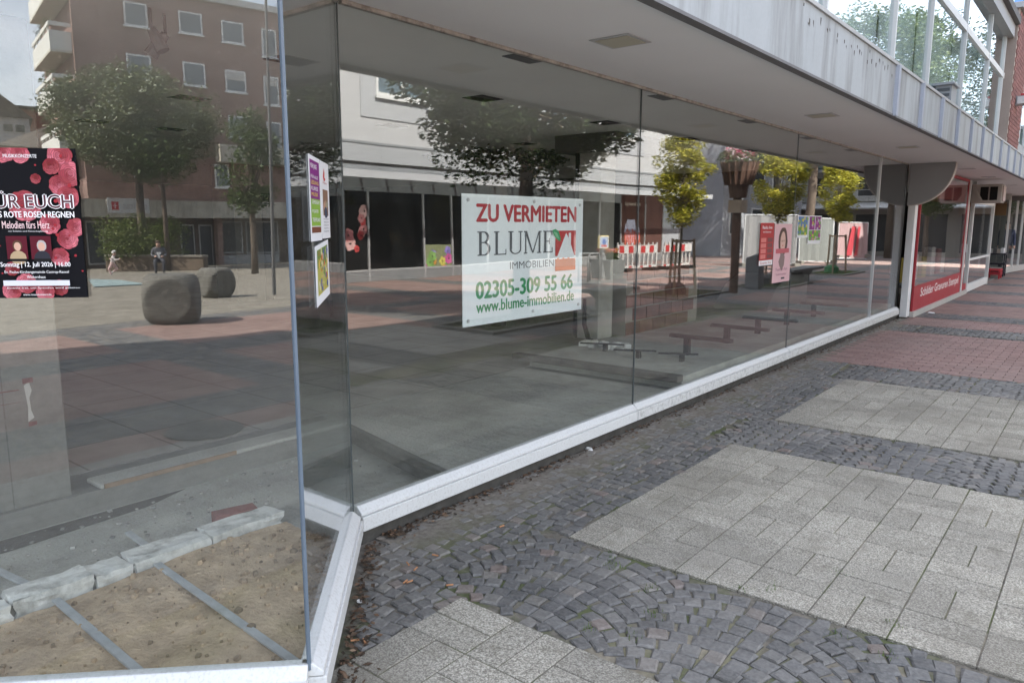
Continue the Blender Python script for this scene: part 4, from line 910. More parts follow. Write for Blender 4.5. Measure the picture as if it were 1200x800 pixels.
for z0, z1 in ((.2, .78), (.83, 2.15), (2.25, 2.64)): MB().box(NX - .006, NX + .004, 20.96, 24.54, z0, z1).obj('window_pane', M['glass'], ns)
ac = thing('air_conditioner', 'old beige boxed air conditioner sticking out under the soffit', 'air conditioner', (-2.45, 20.6, 2.14))
MB().box(-2.74, -2.14, 20.4, 20.95, 2.14, 2.56).obj('casing', pm('beige_casing', (.34, .31, .28), .12, 5, .6, bump=.001), ac, bevel=.01)
for a, b in ((-2.56, -2.40), (-2.37, -2.22)): MB().box(a, b, 20.385, 20.399, 2.2, 2.5).obj('grille', M['black'], ac)
mb = MB(); mb.add([(-2.72, 20.38, 2.5), (-2.68, 20.38, 2.52), (-2.5, 20.38, 2.2), (-2.54, 20.38, 2.17), (-2.72, 20.35, 2.5), (-2.68, 20.35, 2.52), (-2.5, 20.35, 2.2), (-2.54, 20.35, 2.17)], [(0, 1, 2, 3), (4, 7, 6, 5), (0, 4, 5, 1), (1, 5, 6, 2), (2, 6, 7, 3), (3, 7, 4, 0)]); mb.obj('brace', MATS['beige_casing'], ac)
MB().box(-2.14, -2.11, 20.45, 20.9, 2.18, 2.52).obj('side_panel', pm('side_pink', (.42, .33, .3), .1, 5, .6, bump=.001), ac)
# recessed entrance and corner shop beyond
cs = thing('corner_shop', 'glazed corner shop with white posts beyond the dark recessed entrance', 'shop', (NX, 30, 0))
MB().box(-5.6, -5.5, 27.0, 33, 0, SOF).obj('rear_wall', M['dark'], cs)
for (p, q) in (((-4.6, 30.0), (-2.88, 30.0)), ((-2.88, 30.02), (-2.55, 33))):
    mb = MB(); mb.obox(p, q, .01, .22, 2.45); mb.obj('window_pane', M['glass'], cs); mb = MB(); mb.obox(p, q, .08, .02, .22); mb.obj('plinth', MATS['pale_stone'], cs)
for x, y in ((-2.88, 30.0), (-2.76, 31.1), (-2.66, 32.0), (-3.6, 30.0)): MB().box(x - .03, x + .03, y - .03, y + .03, .221, 2.45).obj('post', wh, cs)
MB().box(-4.6, -2.86, 29.95, 30.05, 2.452, SOF - .03).obj('head_panel', pm('pale_head', (.5, .49, .46), .06, 3, .7, bump=0), cs)
MB().box(-4.4, -3.0, 30.3, 30.35, 1.95, 2.4).obj('brown_panel', pm('brown_board', (.3, .17, .09), .1, 3, .7, bump=0), cs)
for k in range(8): MB().box(-4.4 + k * .18, -4.25 + k * .18, 30.4 + .05 * (k % 2), 30.44 + .05 * (k % 2), .3, 1.94).obj('curtain_strip', pm('grey_curtain', (.16, .17, .17), .2, 3, .9), cs)
MB().box(-14, -2.45, 33.01, 33.2, 0, SOF + .4).obj('end_wall', pm('end_wall_grey', (.22, .215, .21), .1, 1, .9), cs)
MB().box(-4.8, -4.62, 24.7, 33, 0, SOF).obj('recess_wall', M['dark'], cs)
for (x, y, wd, h, c, lab) in ((-2.95, 28.6, .45, .75, (.03, .03, .035), 'black goods rack with baskets in the recessed entrance'), (-2.85, 27.4, .3, .3, (.45, .05, .06), 'small red crate on the ground at the recessed entrance')):
    s = thing('goods_rack' if h > .5 else 'red_crate', lab, 'rack' if h > .5 else 'crate', (x, y, 0))
    cm_ = fcol(c)
    for dx in (-1, 1):
        for dy in (-1, 1): MB().box(x + dx * wd / 2 - .02, x + dx * wd / 2 + .02, y + dy * .25 - .02, y + dy * .25 + .02, 0, h).obj('leg', cm_, s)
    for z in (.12, h * .5, h - .06): MB().box(x - wd / 2 - .03, x + wd / 2 + .03, y - .28, y + .28, z, z + .05).obj('shelf', cm_, s)
    if h > .5:
        for k in range(4): MB().box(x - .2 + k * .1, x - .12 + k * .1, y - .2, y + .2, h - .009, h + .12 + .03 * (k % 2)).obj('goods', fcol(((.5, .5, .48), (.1, .1, .1), (.35, .3, .25), (.6, .6, .6))[k]), s)
# upper storey further along
nb = thing('neighbour_upper_storey', 'further upper storey with tall pale windows past the brick pier', 'building', (WX, 26, 3.14))
MB().box(-14, WX, 19.26, 33, 3.14, 3.5).obj('parapet', M['fascia'], nb); MB().box(-14, WX + .03, 19.26, 33, 5.5, 6.2).obj('eaves', MATS['eaves_grey'], nb)
for k in range(10):
    y = 19.3 + k * 1.45; MB().box(WX - .05, WX + .03, y - .04, y + .04, 3.501, 5.499).obj('mullion', fr, nb)
    if k < 9: MB().box(WX - .012, WX - .004, y + .05, y + 1.4, 3.502, 4.5).obj('pane', M['glass_up'], nb); MB().box(WX - .012, WX - .004, y + .05, y + 1.4, 4.6, 5.498).obj('pane', M['glass_up'], nb)
MB().box(WX - .04, WX + .02, 19.35, 32.4, 4.501, 4.599).obj('transom', fr, nb)
MB().box(-14, WX - .5, 19.4, 32.9, 3.51, 5.49).obj('room_blind', blm, nb)
ap = thing('apartment_block', 'pale apartment block with a blue balcony rising behind the low shops', 'building', (-8, 40, 0))
MB().box(-20, -1.2, 40, 52, 0, 22).obj('wall', pm('beige_render', (.52, .48, .42), .08, .6, .9, bump=.003), ap)
MB().box(-20.2, -1.0, 39.8, 52.2, 22, 22.4).obj('roof', MATS['eaves_grey'], ap)
for k in range(7):
    z = 2.2 + k * 2.85
    for x in (-4.8, -8.5, -12):
        wq = MB().box(x - .7, x + .7, 39.95, 39.999, z, z + 1.4).obj('window', wh, ap); MB().box(x - .6, x + .6, 39.93, 39.949, z + .1, z + 1.3).obj('pane', M['glass_up'], wq)
    if k < 2: continue
    bq = MB().box(-4.3, -1.2, 38.6, 39.9, z - .9, z - .75).obj('balcony', wh, ap); MB().box(-4.3, -1.2, 38.58, 38.63, z - .74, z + .15).obj('balcony_panel', pm('blue_balcony', (.05, .12, .32), .1, 3, .6, bump=0), bq)
    MB().box(-4.3, -1.2, 38.57, 38.64, z + .151, z + .2).obj('balcony_rail', wh, bq)

# ================================================================== TREES
def rvec():
    while True:
        v = Vector((U(-1, 1), U(-1, 1), U(-1, 1)))
        if .05 < v.length < 1: return v
def leaves(mb, centers, n, spread, size):
    for k in range(n):
        c, s = random.choice(centers); q_ = rvec(); p = c + Vector((q_.x, q_.y, q_.z * .75)) * s * spread * 1.75
        d = rvec().normalized(); d.z *= .6; e = d.cross(rvec()).normalized(); L_ = size * U(.6, 1.3); W_ = L_ * .38
        mb.add([p - d * L_, p + e * W_, p + d * L_ + Vector((0, 0, -.15 * L_)), p - e * W_], [(0, 1, 2, 3)])
def tree(name, label, base, trunk_h, crown_c, crown_r, lm_, n, size, nclump=40, tr=.12, clump=.35, shape='round', group=None, limb=9, bark='bark'):
    base = Vector(base); cc = base + Vector(crown_c); R3 = Vector(crown_r)
    t_ = thing(name, label, 'tree', base, 0, group)
    cl = []
    for k in range(nclump):
        v = rvec(); v = v.normalized() * (v.length ** .45)
        if shape == 'vase': f_ = .45 + .55 * min(1, (v.z + 1) / 1.1); v = Vector((v.x * f_, v.y * f_, v.z))
        p = cc + Vector((v.x * R3.x, v.y * R3.y, v.z * R3.z)); cl.append((p, clump * U(.6, 1.3)))
    bm_ = pm(bark, (.11, .085, .065) if bark == 'bark' else (.2, .17, .13), .3, 8, .95, bump=.01)
    mb = MB(); top = base + Vector((crown_c[0] * .6, crown_c[1] * .6, trunk_h)); mb.tube([base - Vector((0, 0, .1)), base.lerp(top, .5) + Vector((U(-.05, .05), U(-.05, .05), 0)), top, cc + Vector((0, 0, R3.z * .4))], [tr * 1.15, tr, tr * .85, tr * .25], 9)
    mb.obj('trunk', bm_, t_, smooth=True)
    mb = MB()
    for p, s in cl[:limb * 3]:
        a = top.lerp(cc, U(0, .8)); mid = a.lerp(p, .5) + Vector((0, 0, .12)); mb.tube([a, mid, p], [tr * .35, tr * .2, tr * .06], 5, cap=False)
    lo = mb.obj('limbs', bm_, t_)
    mb = MB(); leaves(mb, cl, n, 1.0, size); mb.obj('crown', lm_, t_)
    return t_
lf_dark = leaf_mat('dark_leaf', (.022, .04, .012), (.04, .065, .018), (.07, .10, .03))
lf_yel = leaf_mat('yellow_green_leaf', (.17, .19, .022), (.36, .345, .035), (.54, .47, .06))
lf_mid = leaf_mat('green_leaf', (.035, .06, .015), (.06, .095, .022), (.10, .13, .04))
lf_fl = leaf_mat('blossoming_leaf', (.06, .075, .03), (.10, .12, .045), (.15, .17, .075), (.42, .44, .34))
lf_bush = leaf_mat('bush_leaf', (.06, .085, .015), (.10, .13, .025), (.15, .17, .04))
big = Vector((1.9, 9.9, 0))
tree('maple_tree', 'wide dark-leaved street tree reflected above the rental sign', big, 2.3, (0.1, .35, 4.05), (1.75, 1.95, 1.65), lf_dark, 46000, .06, 110, .14, .33)
stake_m = pm('stake_wood', (.26, .19, .12), .2, 9, .85); bag_m = pm('black_watering_bag', (.02, .02, .022), .2, 5, .6)
def young_tree(px, py, topy, wpx, label, bed=True, bag='black'):
    b = hit(px, py, 'main'); z1 = upto(px, topy, 'main', b).z; dist = (b - seen(px, py, 'main')[0]).length; wd = wpx * dist / FPX
    s0 = max(1.6, z1 * .42); t_ = tree('young_hornbeam', label, b, s0, (0, 0, (s0 + z1) / 2 + .05), (wd / 2 * .70, wd / 2 * .70, (z1 - s0) / 2 * 1.02), lf_yel, 9000, .05, 46, .035, .15, 'vase', 'young trees with stakes', bark='young_bark')
    for k in range(3):
        a = 2.1 * k + .4; p = b + Vector((.36 * math.cos(a), .36 * math.sin(a), 0)); q = p + Vector((-.07 * math.cos(a), -.07 * math.sin(a), 1.3)); MB().tube([p, q], .032, 8).obj('stake', stake_m, t_)
    for k in range(3):
        a, c = 2.1 * k + .4, 2.1 * (k + 1) + .4; p = b + Vector((.30 * math.cos(a), .30 * math.sin(a), 1.25)); q = b + Vector((.30 * math.cos(c), .30 * math.sin(c), 1.25)); MB().tube([p, q], .022, 6).obj('cross_rail', stake_m, t_)
    MB().tube([b + Vector((.1, 0, 0)), b + Vector((.1, 0, .2)), b + Vector((.1, 0, .28))], [.26, .25, .15], 12).obj('watering_bag', bag_m if bag == 'black' else pm('green_bag', (.03, .14, .05), .2, 5, .6), t_)
    return b
bt = [young_tree(795, 345, 158, 78, 'staked yellow-green young tree left of the flower-basket post, reflected'), young_tree(906, 334, 172, 72, 'staked yellow-green young tree just past the flower-basket post, reflected'), young_tree(979, 320, 192, 50, 'staked yellow-green young tree beside the far stone bench, reflected', bag='green')]
gb = MB()
for b, n, rx in [(q, 900, 1.1) for q in bt] + [(big, 1500, 1.3), (hit(368, 392, 'ret'), 900, .9)]:
    for k in range(n):
        x, y = b.x + U(-.55, .55), b.y + U(-rx, rx); a = U(0, 6.3); h = U(.03, .10)
        gb.add([(x, y, -.003), (x + .012 * math.cos(a), y + .012 * math.sin(a), -.003), (x + .03 * math.cos(a + 1), y + .03 * math.sin(a + 1), h)], [(0, 1, 2)])
tag(gb.obj('tree_bed_grass', grassm), 'strips of short grass in the beds under the street trees', 'grass', kind='stuff')
kb = MB()
for b, rx in [(q, 1.2) for q in bt] + [(big, 1.4)]:
    kb = MB()
    for (a0, a1, c0, c1) in ((-.66, .66, -rx - .1, -rx), (-.66, .66, rx, rx + .1), (-.66, -.56, -rx + .002, rx - .002), (.56, .66, -rx + .002, rx - .002)): kb.box(b.x + a0, b.x + a1, b.y + c0, b.y + c1, -.003, .04)
    single(kb, 'bed_kerb', M['conc'], 'low concrete kerb framing a grass bed round a street tree', 'kerb', (b.x, b.y, 0), 'tree bed kerbs')
# tree and notice board mirrored in the narrow return pane
rt = hit(366, 395, 'ret')
tree('shade_tree', 'dark street tree with a black trunk reflected behind the handbills', rt, 2.2, (0, .2, 3.9), (1.7, 1.7, 1.5), lf_dark, 16000, .06, 60, .15, .3)
d_ = rt - refl(CAM, A, NR); d_.z = 0; d_.normalize(); nn = Vector((-d_.y, d_.x, 0)); bp = rt + d_ * 1.2
nbd = thing('notice_board', 'dark notice board on two legs behind the shade tree, reflected', 'notice board', bp)
hw = 26 * (bp - refl(CAM, A, NR)).length / FPX
mb = MB(); mb.obox(bp - nn * hw, bp + nn * hw, .08, .42, 1.35); mb.obj('board', M['grey'], nbd)
for s in (-1, 1): mb = MB(); q = bp + nn * hw * s * .93; mb.obox(q - nn * .03, q + nn * .03, .06, 0, .419); mb.obj('leg', M['black'], nbd)
mb = MB(); mb.obox(bp - nn * hw * .6 - d_ * .045, bp + nn * hw * .6 - d_ * .045, .006, .5, .72); mb.obj('notice', fcol((.15, .16, .17)), nbd)
# street trees further up, seen in the upper and far panes
for k, (x, y, h, cb_, rr, lab) in enumerate(((5.6, 37, 11.0, 5.6, 3.4, 'tall green street tree far up the street, reflected in the upper windows'), (4.6, 48, 13.0, 5.8, 3.6, 'second tall street tree beyond, reflected in the upper windows'), (2.3, 44, 7.0, 2.6, 1.7, 'smaller green street tree reflected in the stamp shop window'))):
    tree('street_tree', lab, (x, y, terrain(x, y)), cb_ * .8, (0, 0, (h + cb_) / 2), (rr, rr, (h - cb_) / 2), lf_mid, 20000, .11 if rr > 2 else .08, 90, .2 if rr > 2 else .12, .55 if rr > 2 else .32, group='tall street trees')

# ================================================================== THE SHOPS ACROSS THE STREET (seen in the long window)
OX = 10.6
def mp_(px, py, X=OX):
    O, d = seen(px, py, 'main'); t = (X - O.x) / d.x; q = O + d * t; return q.y, q.z
op = thing('flower_shop_building', 'white building with a glass canopy over dark shop windows across the street', 'building', (OX, 20, 0))
y0b, y1b = 4.0, 33.5
zc = mp_(420, 213)[1]; zw = mp_(420, 190)[1]; zs = mp_(420, 168)[1]
wm = pm('white_render', (.47, .47, .47), .05, .8, .9, bump=.002)
MB().box(OX, OX + 9, y0b, y1b, zw + .02, 9.4).obj('upper_wall', wm, op)
MB().box(OX - .04, OX, y0b, y1b, zw + .02, zs).obj('string_course', pm('pale_grey_render', (.38, .39, .40), .05, .8, .9, bump=0), op)
MB().box(OX - .06, OX, y0b, y1b, zs + .002, zs + .07).obj('cornice', pm('cornice_dark', (.25, .26, .27), .05, .8, .8, bump=0), op)
for yy in [y0b + 2.1 * k for k in range(1, 14)]: MB().box(OX - .0425, OX - .0405, yy, yy + .03, zw + .03, zs - .01).obj('panel_joint', MATS['cornice_dark'], op)
MB().box(OX - .3, OX + 9.2, y0b, y1b, 9.402, 9.7).obj('roof', MATS['eaves_grey'], op)
wy0, wz0 = mp_(441, 112); wy1, _ = mp_(500, 112)
ww = wy1 - wy0
for k in range(-1, 9):
    a = wy0 + k * (ww + 2.2)
    if a < y0b + .5 or a + ww > y1b - .5: continue
    sgb = .55
    s = MB().box(OX - .03, OX, a - sgb, a + ww + sgb, wz0 - .62, wz0 + 2.3).obj('window_surround', pm('surround_grey', (.42, .43, .44), .04, 1, .9, bump=0), op)
    f_ = MB().box(OX - .06, OX - .031, a, a + ww, wz0, wz0 + 1.8).obj('window', wh, op)
    for j in range(2): MB().box(OX - .075, OX - .0605, a + .08 + j * ww / 2, a + ww / 2 - .06 + j * ww / 2, wz0 + .1, wz0 + 1.7).obj('pane', M['glass_up'], f_); MB().box(OX - .0601, OX - .0590, a + .08 + j * ww / 2, a + ww / 2 - .06 + j * ww / 2, wz0 + .1, wz0 + 1.7).obj('pane_backing', pm('sky_dark_room', (.22, .26, .32), .1, 1, .6, bump=0), f_)  # blue-grey sheet behind each pane, sky and dark room put into its colour
    MB().box(OX - .12, OX - .0605, a - .05, a + ww + .05, wz0 - .08, wz0 - .002).obj('sill', wh, f_)
# canopy
cg = glass_mat('canopy_glass', .10, (.62, .66, .66), .10)
for k in range(15):
    a = y0b + .1 + k * 1.92
    mb = MB(); mb.prism([(OX - .05, a + .02, zw - .05), (OX - 1.35, a + .02, zc + .18), (OX - 1.35, a + .02, zc + .2), (OX - .05, a + .02, zw - .03)], (0, 1.88, 0)); mb.obj('canopy_pane', cg, op)
    for j in (0, 1):
        b = a + j * .96; mb = MB(); mb.prism([(OX - .02, b - .02, zw - .06), (OX - 1.3, b - .02, zc + .15), (OX - 1.3, b - .02, zc + .06), (OX - .02, b - .02, zw - .32)], (0, .04, 0)); mb.obj('canopy_fin', M['grey'], op)
MB().box(OX - 1.42, OX - 1.36, y0b, y1b, zc + .02, zc + .21).obj('canopy_gutter', pm('gutter_white', (.46, .47, .48), .05, 1, .5, bump=0), op)
MB().box(OX + .02, OX + .1, y0b, y1b, zc - .25, zw + .018).obj('shop_head', M['grey'], op)
MB().box(OX + 3, OX + 3.2, y0b, y1b, 0, zw).obj('back_wall', M['dark'], op)
mull = [mp_(p, 280)[0] for p in (404, 433, 498, 531)]
stp_ = 1.75; yy = mull[-1] + stp_
while yy < y1b - .2: mull.append(yy); yy += stp_
yy = mull[0] - stp_
while yy > y0b: mull.insert(0, yy); yy -= stp_
zst = mp_(460, 314)[1]
dg = glass_mat('dark_shop_glass', .05, (.35, .36, .37), .02)
for a, b in zip(mull[:-1], mull[1:]):
    MB().box(OX + .03, OX + .04, a + .03, b - .03, .34, zc - .26).obj('shop_pane', dg, op)
    MB().box(OX + .0, OX + .06, a + .032, b - .032, .0, .28).obj('stall_riser', M['grey'], op)
    MB().box(OX - .01, OX + .06, a + .032, b - .032, .282, .338).obj('stall_sill', pm('shop_frame_grey', (.33, .33, .33), .05, 2, .6, bump=0), op)
for a in mull: MB().box(OX - .02, OX + .06, a - .03, a + .03, 0, zc - .252).obj('mullion', MATS['shop_frame_grey'], op)
# printed flower panels and a cafe panel in those windows
def fpanel(a, b, z0, z1, bgc, cols, n, r, label, nm='shop_poster', txt=None):
    o = thing(nm, label, 'poster', (OX + .02, (a + b) / 2, z0), 0); MB().box(OX + .018, OX + .022, a, b, z0, z1).obj('sheet', fcol(bgc), o)
    p = Print((OX + .018, b, z0), (0, a - b, 0), (0, 0, z1 - z0), (-1, 0, 0), .001); asp = (b - a) / (z1 - z0)
    for k in range(n):
        x, y, q = U(.08, .92), U(.06, .94), r * U(.6, 1.2); c = random.choice(cols)
        for j in range(5): p.blob(x + q * .55 * math.cos(j * 1.26), y + q * .55 * math.sin(j * 1.26) * asp, q * .55, mul(c, U(.7, 1.2)), asp, 9, .1)
        p.blob(x, y, q * .2, (.03, .02, .02), asp, 7)
    if txt: txt(p)
    p.obj('print', o)
i0 = min(range(len(mull)), key=lambda k: abs(mull[k] - mp_(433, 280)[0]))
fpanel(mull[i0 - 1] + .04, mull[i0] - .04, .36, mp_(420, 240)[1], (.015, .015, .015), [(.55, .22, .22), (.45, .06, .06), (.62, .38, .36)], 9, .2, 'black window print with pink and red poppies across the street')
fpanel(mull[i0 + 1] + .04, mull[i0 + 2] - .04, .06, 1.0, (.2, .22, .12), [(.5, .25, .05), (.45, .1, .25), (.25, .2, .5), (.2, .35, .1), (.5, .45, .1)], 22, .12, 'colourful tulip and lily window print low beside a dark door across the street')
def caf(p):
    p.text('schmeckt gut', .2, .80, .8, .88, (.5, .42, .36), .01); p.blob(.5, .38, .3, (.45, .45, .55), .7)
    for k in range(7): p.rect(.2 + k * .09, .12, .27 + k * .09, .36 + .03 * (k % 3), (.5, .12, .08))
ic = min(range(len(mull)), key=lambda k: abs(mull[k] - mp_(735, 270)[0]))
fpanel(mull[ic] + .04, mull[ic + 1] - .04, .36, 2.9, (.09, .04, .03), [], 0, .1, 'brown cafe window print with a steaming row of cups across the street', 'shop_poster', caf)
for k in (ic + 1, ic + 2):
    fpanel(mull[k] + .04, mull[k + 1] - .04, .36, 2.9, (.12, .06, .05) if k == ic + 1 else (.35, .36, .38), [], 0, .1, ('plain brown' if k == ic + 1 else 'plain grey') + ' covered window past the cafe print across the street', 'shop_poster')
# far building closing the street
fb = thing('street_end_building', 'pale two-storey building with a canopy closing the far end of the street', 'building', (9, 56, terrain(9, 56)))
pw = pm('pale_cladding', (.60, .60, .57), .05, .7, .8, bump=0); zt = terrain(9, 56)
MB().box(-2, 24, 56, 66, zt - .5, 3.2).obj('ground_storey', pm('pale_brown_front', (.34, .32, .29), .1, .6, .8), fb)
MB().box(-2, 24, 55.9, 66, 3.21, 5.2).obj('upper_wall', pw, fb)
for k in range(17): MB().box(-2 + k * 1.6, -1.97 + k * 1.6, 55.88, 55.899, 3.21, 5.2).obj('cladding_joint', MATS['cornice_dark'], fb)
for k in range(7):
    x = .3 + k * 3.4; f_ = MB().box(x, x + 1.3, 55.82, 55.879, 3.5, 4.9).obj('window', wh, fb)
    for j in range(3): MB().box(x + .1, x + 1.2, 55.80, 55.819, 3.58 + j * .44, 3.96 + j * .44).obj('pane', pm('dark_pane', (.05, .055, .06), .1, 2, .2, bump=0), f_)
MB().box(-2, 24, 55.0, 66, 5.21, 5.4).obj('roof_edge', MATS['eaves_grey'], fb)
for k in range(10): MB().box(-1.9 + k * 2.6, .6 + k * 2.6, 56.5, 56.53, 5.41, 7.4).obj('roof_glazing', M['glass_up'], fb)
MB().box(-2, 24, 58, 58.1, 5.41, 7.4).obj('roof_wall', pm('roof_wall_green', (.30, .36, .33), .2, .5, .8), fb); MB().box(-2, 24, 56, 66, 7.41, 7.6).obj('flat_roof', MATS['eaves_grey'], fb)
mb = MB(); mb.prism([(-2, 55.9, 3.15), (-2, 54.2, 2.75), (-2, 54.2, 2.65), (-2, 55.9, 3.0)], (26, 0, 0)); mb.obj('canopy', pm('canopy_grey', (.5, .51, .51), .08, .8, .6, bump=0), fb)
for k in range(8): MB().box(.2 + k * 3, 2.4 + k * 3, 55.95, 55.999, zt + .3, 2.3).obj('shop_window', MATS['dark_pane'], fb)
tw = thing('grey_block', 'plain grey multi-storey block standing behind the shops across the street', 'building', (16, 44, 0))
MB().box(11.5, 24, 40, 54, -1, 12).obj('wall', pm('grey_cladding', (.33, .34, .36), .06, .5, .8), tw)
for j in range(4):
    for k in range(4):
        f_ = MB().box(11.44, 11.499, 41 + k * 3.2, 42.8 + k * 3.2, 1 + j * 2.8, 2.6 + j * 2.8).obj('window', wh, tw); MB().box(11.42, 11.439, 41.12 + k * 3.2, 42.68 + k * 3.2, 1.1 + j * 2.8, 2.5 + j * 2.8).obj('pane', MATS['dark_pane'], f_)

# ================================================================== STREET FURNITURE (seen in the long window)
def scale_at(px, py, which, b): return (b - seen(px, py, which)[0]).length / FPX
# flower-basket post
b = hit(858, 343, 'main'); k_ = scale_at(858, 343, 'main', b); zt_ = upto(858, 232, 'main', b).z; zb_ = upto(858, 190, 'main', b).z
po = thing('flower_post', 'rusty brown post carrying a slatted flower basket with pink blossoms', 'post', b)
rm = pm('corten_post', (.13, .075, .055), .25, 4, .85, bump=.004)
MB().tube([b, b + Vector((0, 0, zt_))], .11, 12).obj('pole', rm, po, smooth=False)
MB().box(b.x - .17, b.x + .17, b.y - .17, b.y + .17, zt_ - .35, zt_ - .05).obj('plate', pm('plate_tan', (.42, .33, .25), .1, 4, .7, bump=0), po)
MB().tube([b + Vector((0, 0, zt_ + .001)), b + Vector((0, 0, zt_ + .3))], [.2, .24], 12).obj('collar', rm, po)
zz = zt_ + .301
MB().tube([b + Vector((0, 0, zz)), b + Vector((0, 0, zb_ - .02))], [.30, .43], 16).obj('basket', rm, po)
for k in range(18):
    a = k * math.pi / 9; MB().tube([b + Vector((.315 * math.cos(a), .315 * math.sin(a), zz)), b + Vector((.45 * math.cos(a), .45 * math.sin(a), zb_))], .02, 5).obj('slat', rm, po)
mb = MB(); leaves(mb, [(b + Vector((.35 * math.cos(k), .35 * math.sin(k), zb_ + .1)), .13) for k in range(7)], 500, 1, .05); mb.obj('basket_leaves', lf_mid, po)
mb = MB(); leaves(mb, [(b + Vector((.25 * math.cos(k * 1.3), .25 * math.sin(k * 1.3), zb_ + .2)), .12) for k in range(5)], 350, 1, .045); mb.obj('blossoms', leaf_mat('pink_petal', (.35, .05, .10), (.45, .10, .16), (.55, .25, .3)), po)
# steel terminal
b = hit(882, 338, 'main'); z_ = upto(882, 298, 'main', b).z
te = thing('info_terminal', 'grey steel information stele with a slanted top', 'terminal', b)
MB().prism([b + Vector((-.16, -.2, 0)), b + Vector((.16, -.2, 0)), b + Vector((.16, -.2, z_ - .12)), b + Vector((-.16, -.2, z_ + .02))], (0, .4, 0)).obj('body', pm('stele_steel', (.22, .23, .24), .1, 4, .45, metal=.4, bump=0), te)
MB().prism([b + Vector((-.17, -.19, z_ + .03)), b + Vector((.17, -.19, z_ - .11)), b + Vector((.17, -.19, z_ - .09)), b + Vector((-.17, -.19, z_ + .05))], (0, .38, 0)).obj('panel', fcol((.5, .53, .56)), te)
# stone benches with a flared foot
bm_ = pm('bench_concrete', (.17, .17, .165), .12, 3, .85)
for (px, py, ty, lab, ln) in ((938, 331, 318, 'grey stone bench with a flared foot beside the green-bagged tree', 2.6), (716, 362, 345, 'grey stone bench with a flared foot near the big dark tree', 1.3)):
    b = hit(px, py, 'main'); z_ = max(.42, upto(px, ty, 'main', b).z); s = thing('stone_bench', lab, 'bench', b, 0, 'stone benches under the trees')
    MB().box(b.x - .25, b.x + .25, b.y - ln / 2, b.y + ln / 2, z_ - .07, z_).obj('seat', bm_, s, bevel=.01)
    mb = MB(); mb.prism([b + Vector((-.2, -.22, 0)), b + Vector((-.2, .22, 0)), b + Vector((-.2, .24, z_ * .5)), b + Vector((-.2, .5, z_ - .071)), b + Vector((-.2, -.5, z_ - .071)), b + Vector((-.2, -.24, z_ * .5))], (.4, 0, 0)); mb.obj('foot', bm_, s)
# planter, cycle loops, small sign
b = hit(713, 326, 'main'); z_ = upto(713, 304, 'main', b).z
pl_ = thing('planter', 'grey square planter full of tulips before the shop windows across the street', 'planter', b)
mb = MB(); mb.add([b + Vector(v) for v in ((-.3, -.38, 0), (.3, -.38, 0), (.3, .38, 0), (-.3, .38, 0), (-.36, -.45, z_), (.36, -.45, z_), (.36, .45, z_), (-.36, .45, z_))], [(0, 3, 2, 1), (4, 5, 6, 7), (0, 1, 5, 4), (1, 2, 6, 5), (2, 3, 7, 6), (3, 0, 4, 7)]); mb.obj('tub', pm('tub_grey', (.20, .21, .205), .1, 4, .8), pl_)
mb = MB(); leaves(mb, [(b + Vector((U(-.2, .2), U(-.35, .35), z_ + .1)), .1) for k in range(8)], 420, 1, .07); mb.obj('leaves', lf_mid, pl_)
mb = MB(); leaves(mb, [(b + Vector((U(-.25, .25), U(-.4, .4), z_ + .28)), .05) for k in range(16)], 380, 1, .045); mb.obj('tulips', leaf_mat('tulip_petal', (.55, .08, .04), (.6, .35, .05), (.55, .2, .3)), pl_)
for j, (px, lab) in enumerate(((686, 'dark steel cycle loop beside the small colourful sign'), (697, 'dark steel cycle loop between the small sign and the tulip planter'))):
    b = hit(px, 330, 'main'); z_ = .8; mb = MB(); mb.tube([b + Vector((0, -.3, 0)), b + Vector((0, -.3, z_ - .15)), b + Vector((0, -.22, z_)), b + Vector((0, .22, z_)), b + Vector((0, .3, z_ - .15)), b + Vector((0, .3, 0))], .028, 8)
    single(mb, 'cycle_loop', M['grey'], lab, 'cycle stand', b, 'cycle stands', smooth=True)
b = hit(697, 328, 'main'); b.y += .5; z0_, z1_ = upto(697, 291, 'main', b).z, upto(697, 276, 'main', b).z
sg = thing('street_sign', 'small yellow and blue picture sign on a dark pole', 'sign', b); MB().tube([b, b + Vector((0, 0, z0_))], .09, 10).obj('pole', M['grey'], sg)
MB().box(b.x - .03, b.x + .03, b.y - .26, b.y + .26, z0_ + .001, z1_).obj('board', fcol((.6, .5, .25)), sg); p = Print(b + Vector((-.0301, .26, z0_)), (0, -.52, 0), (0, 0, z1_ - z0_), (-1, 0, 0)); p.rect(.05, .05, .95, .9, (.35, .42, .55)); p.blob(.5, .5, .22, (.08, .15, .4)); p.rect(.2, .12, .8, .28, (.55, .1, .06)); p.obj('picture', sg)
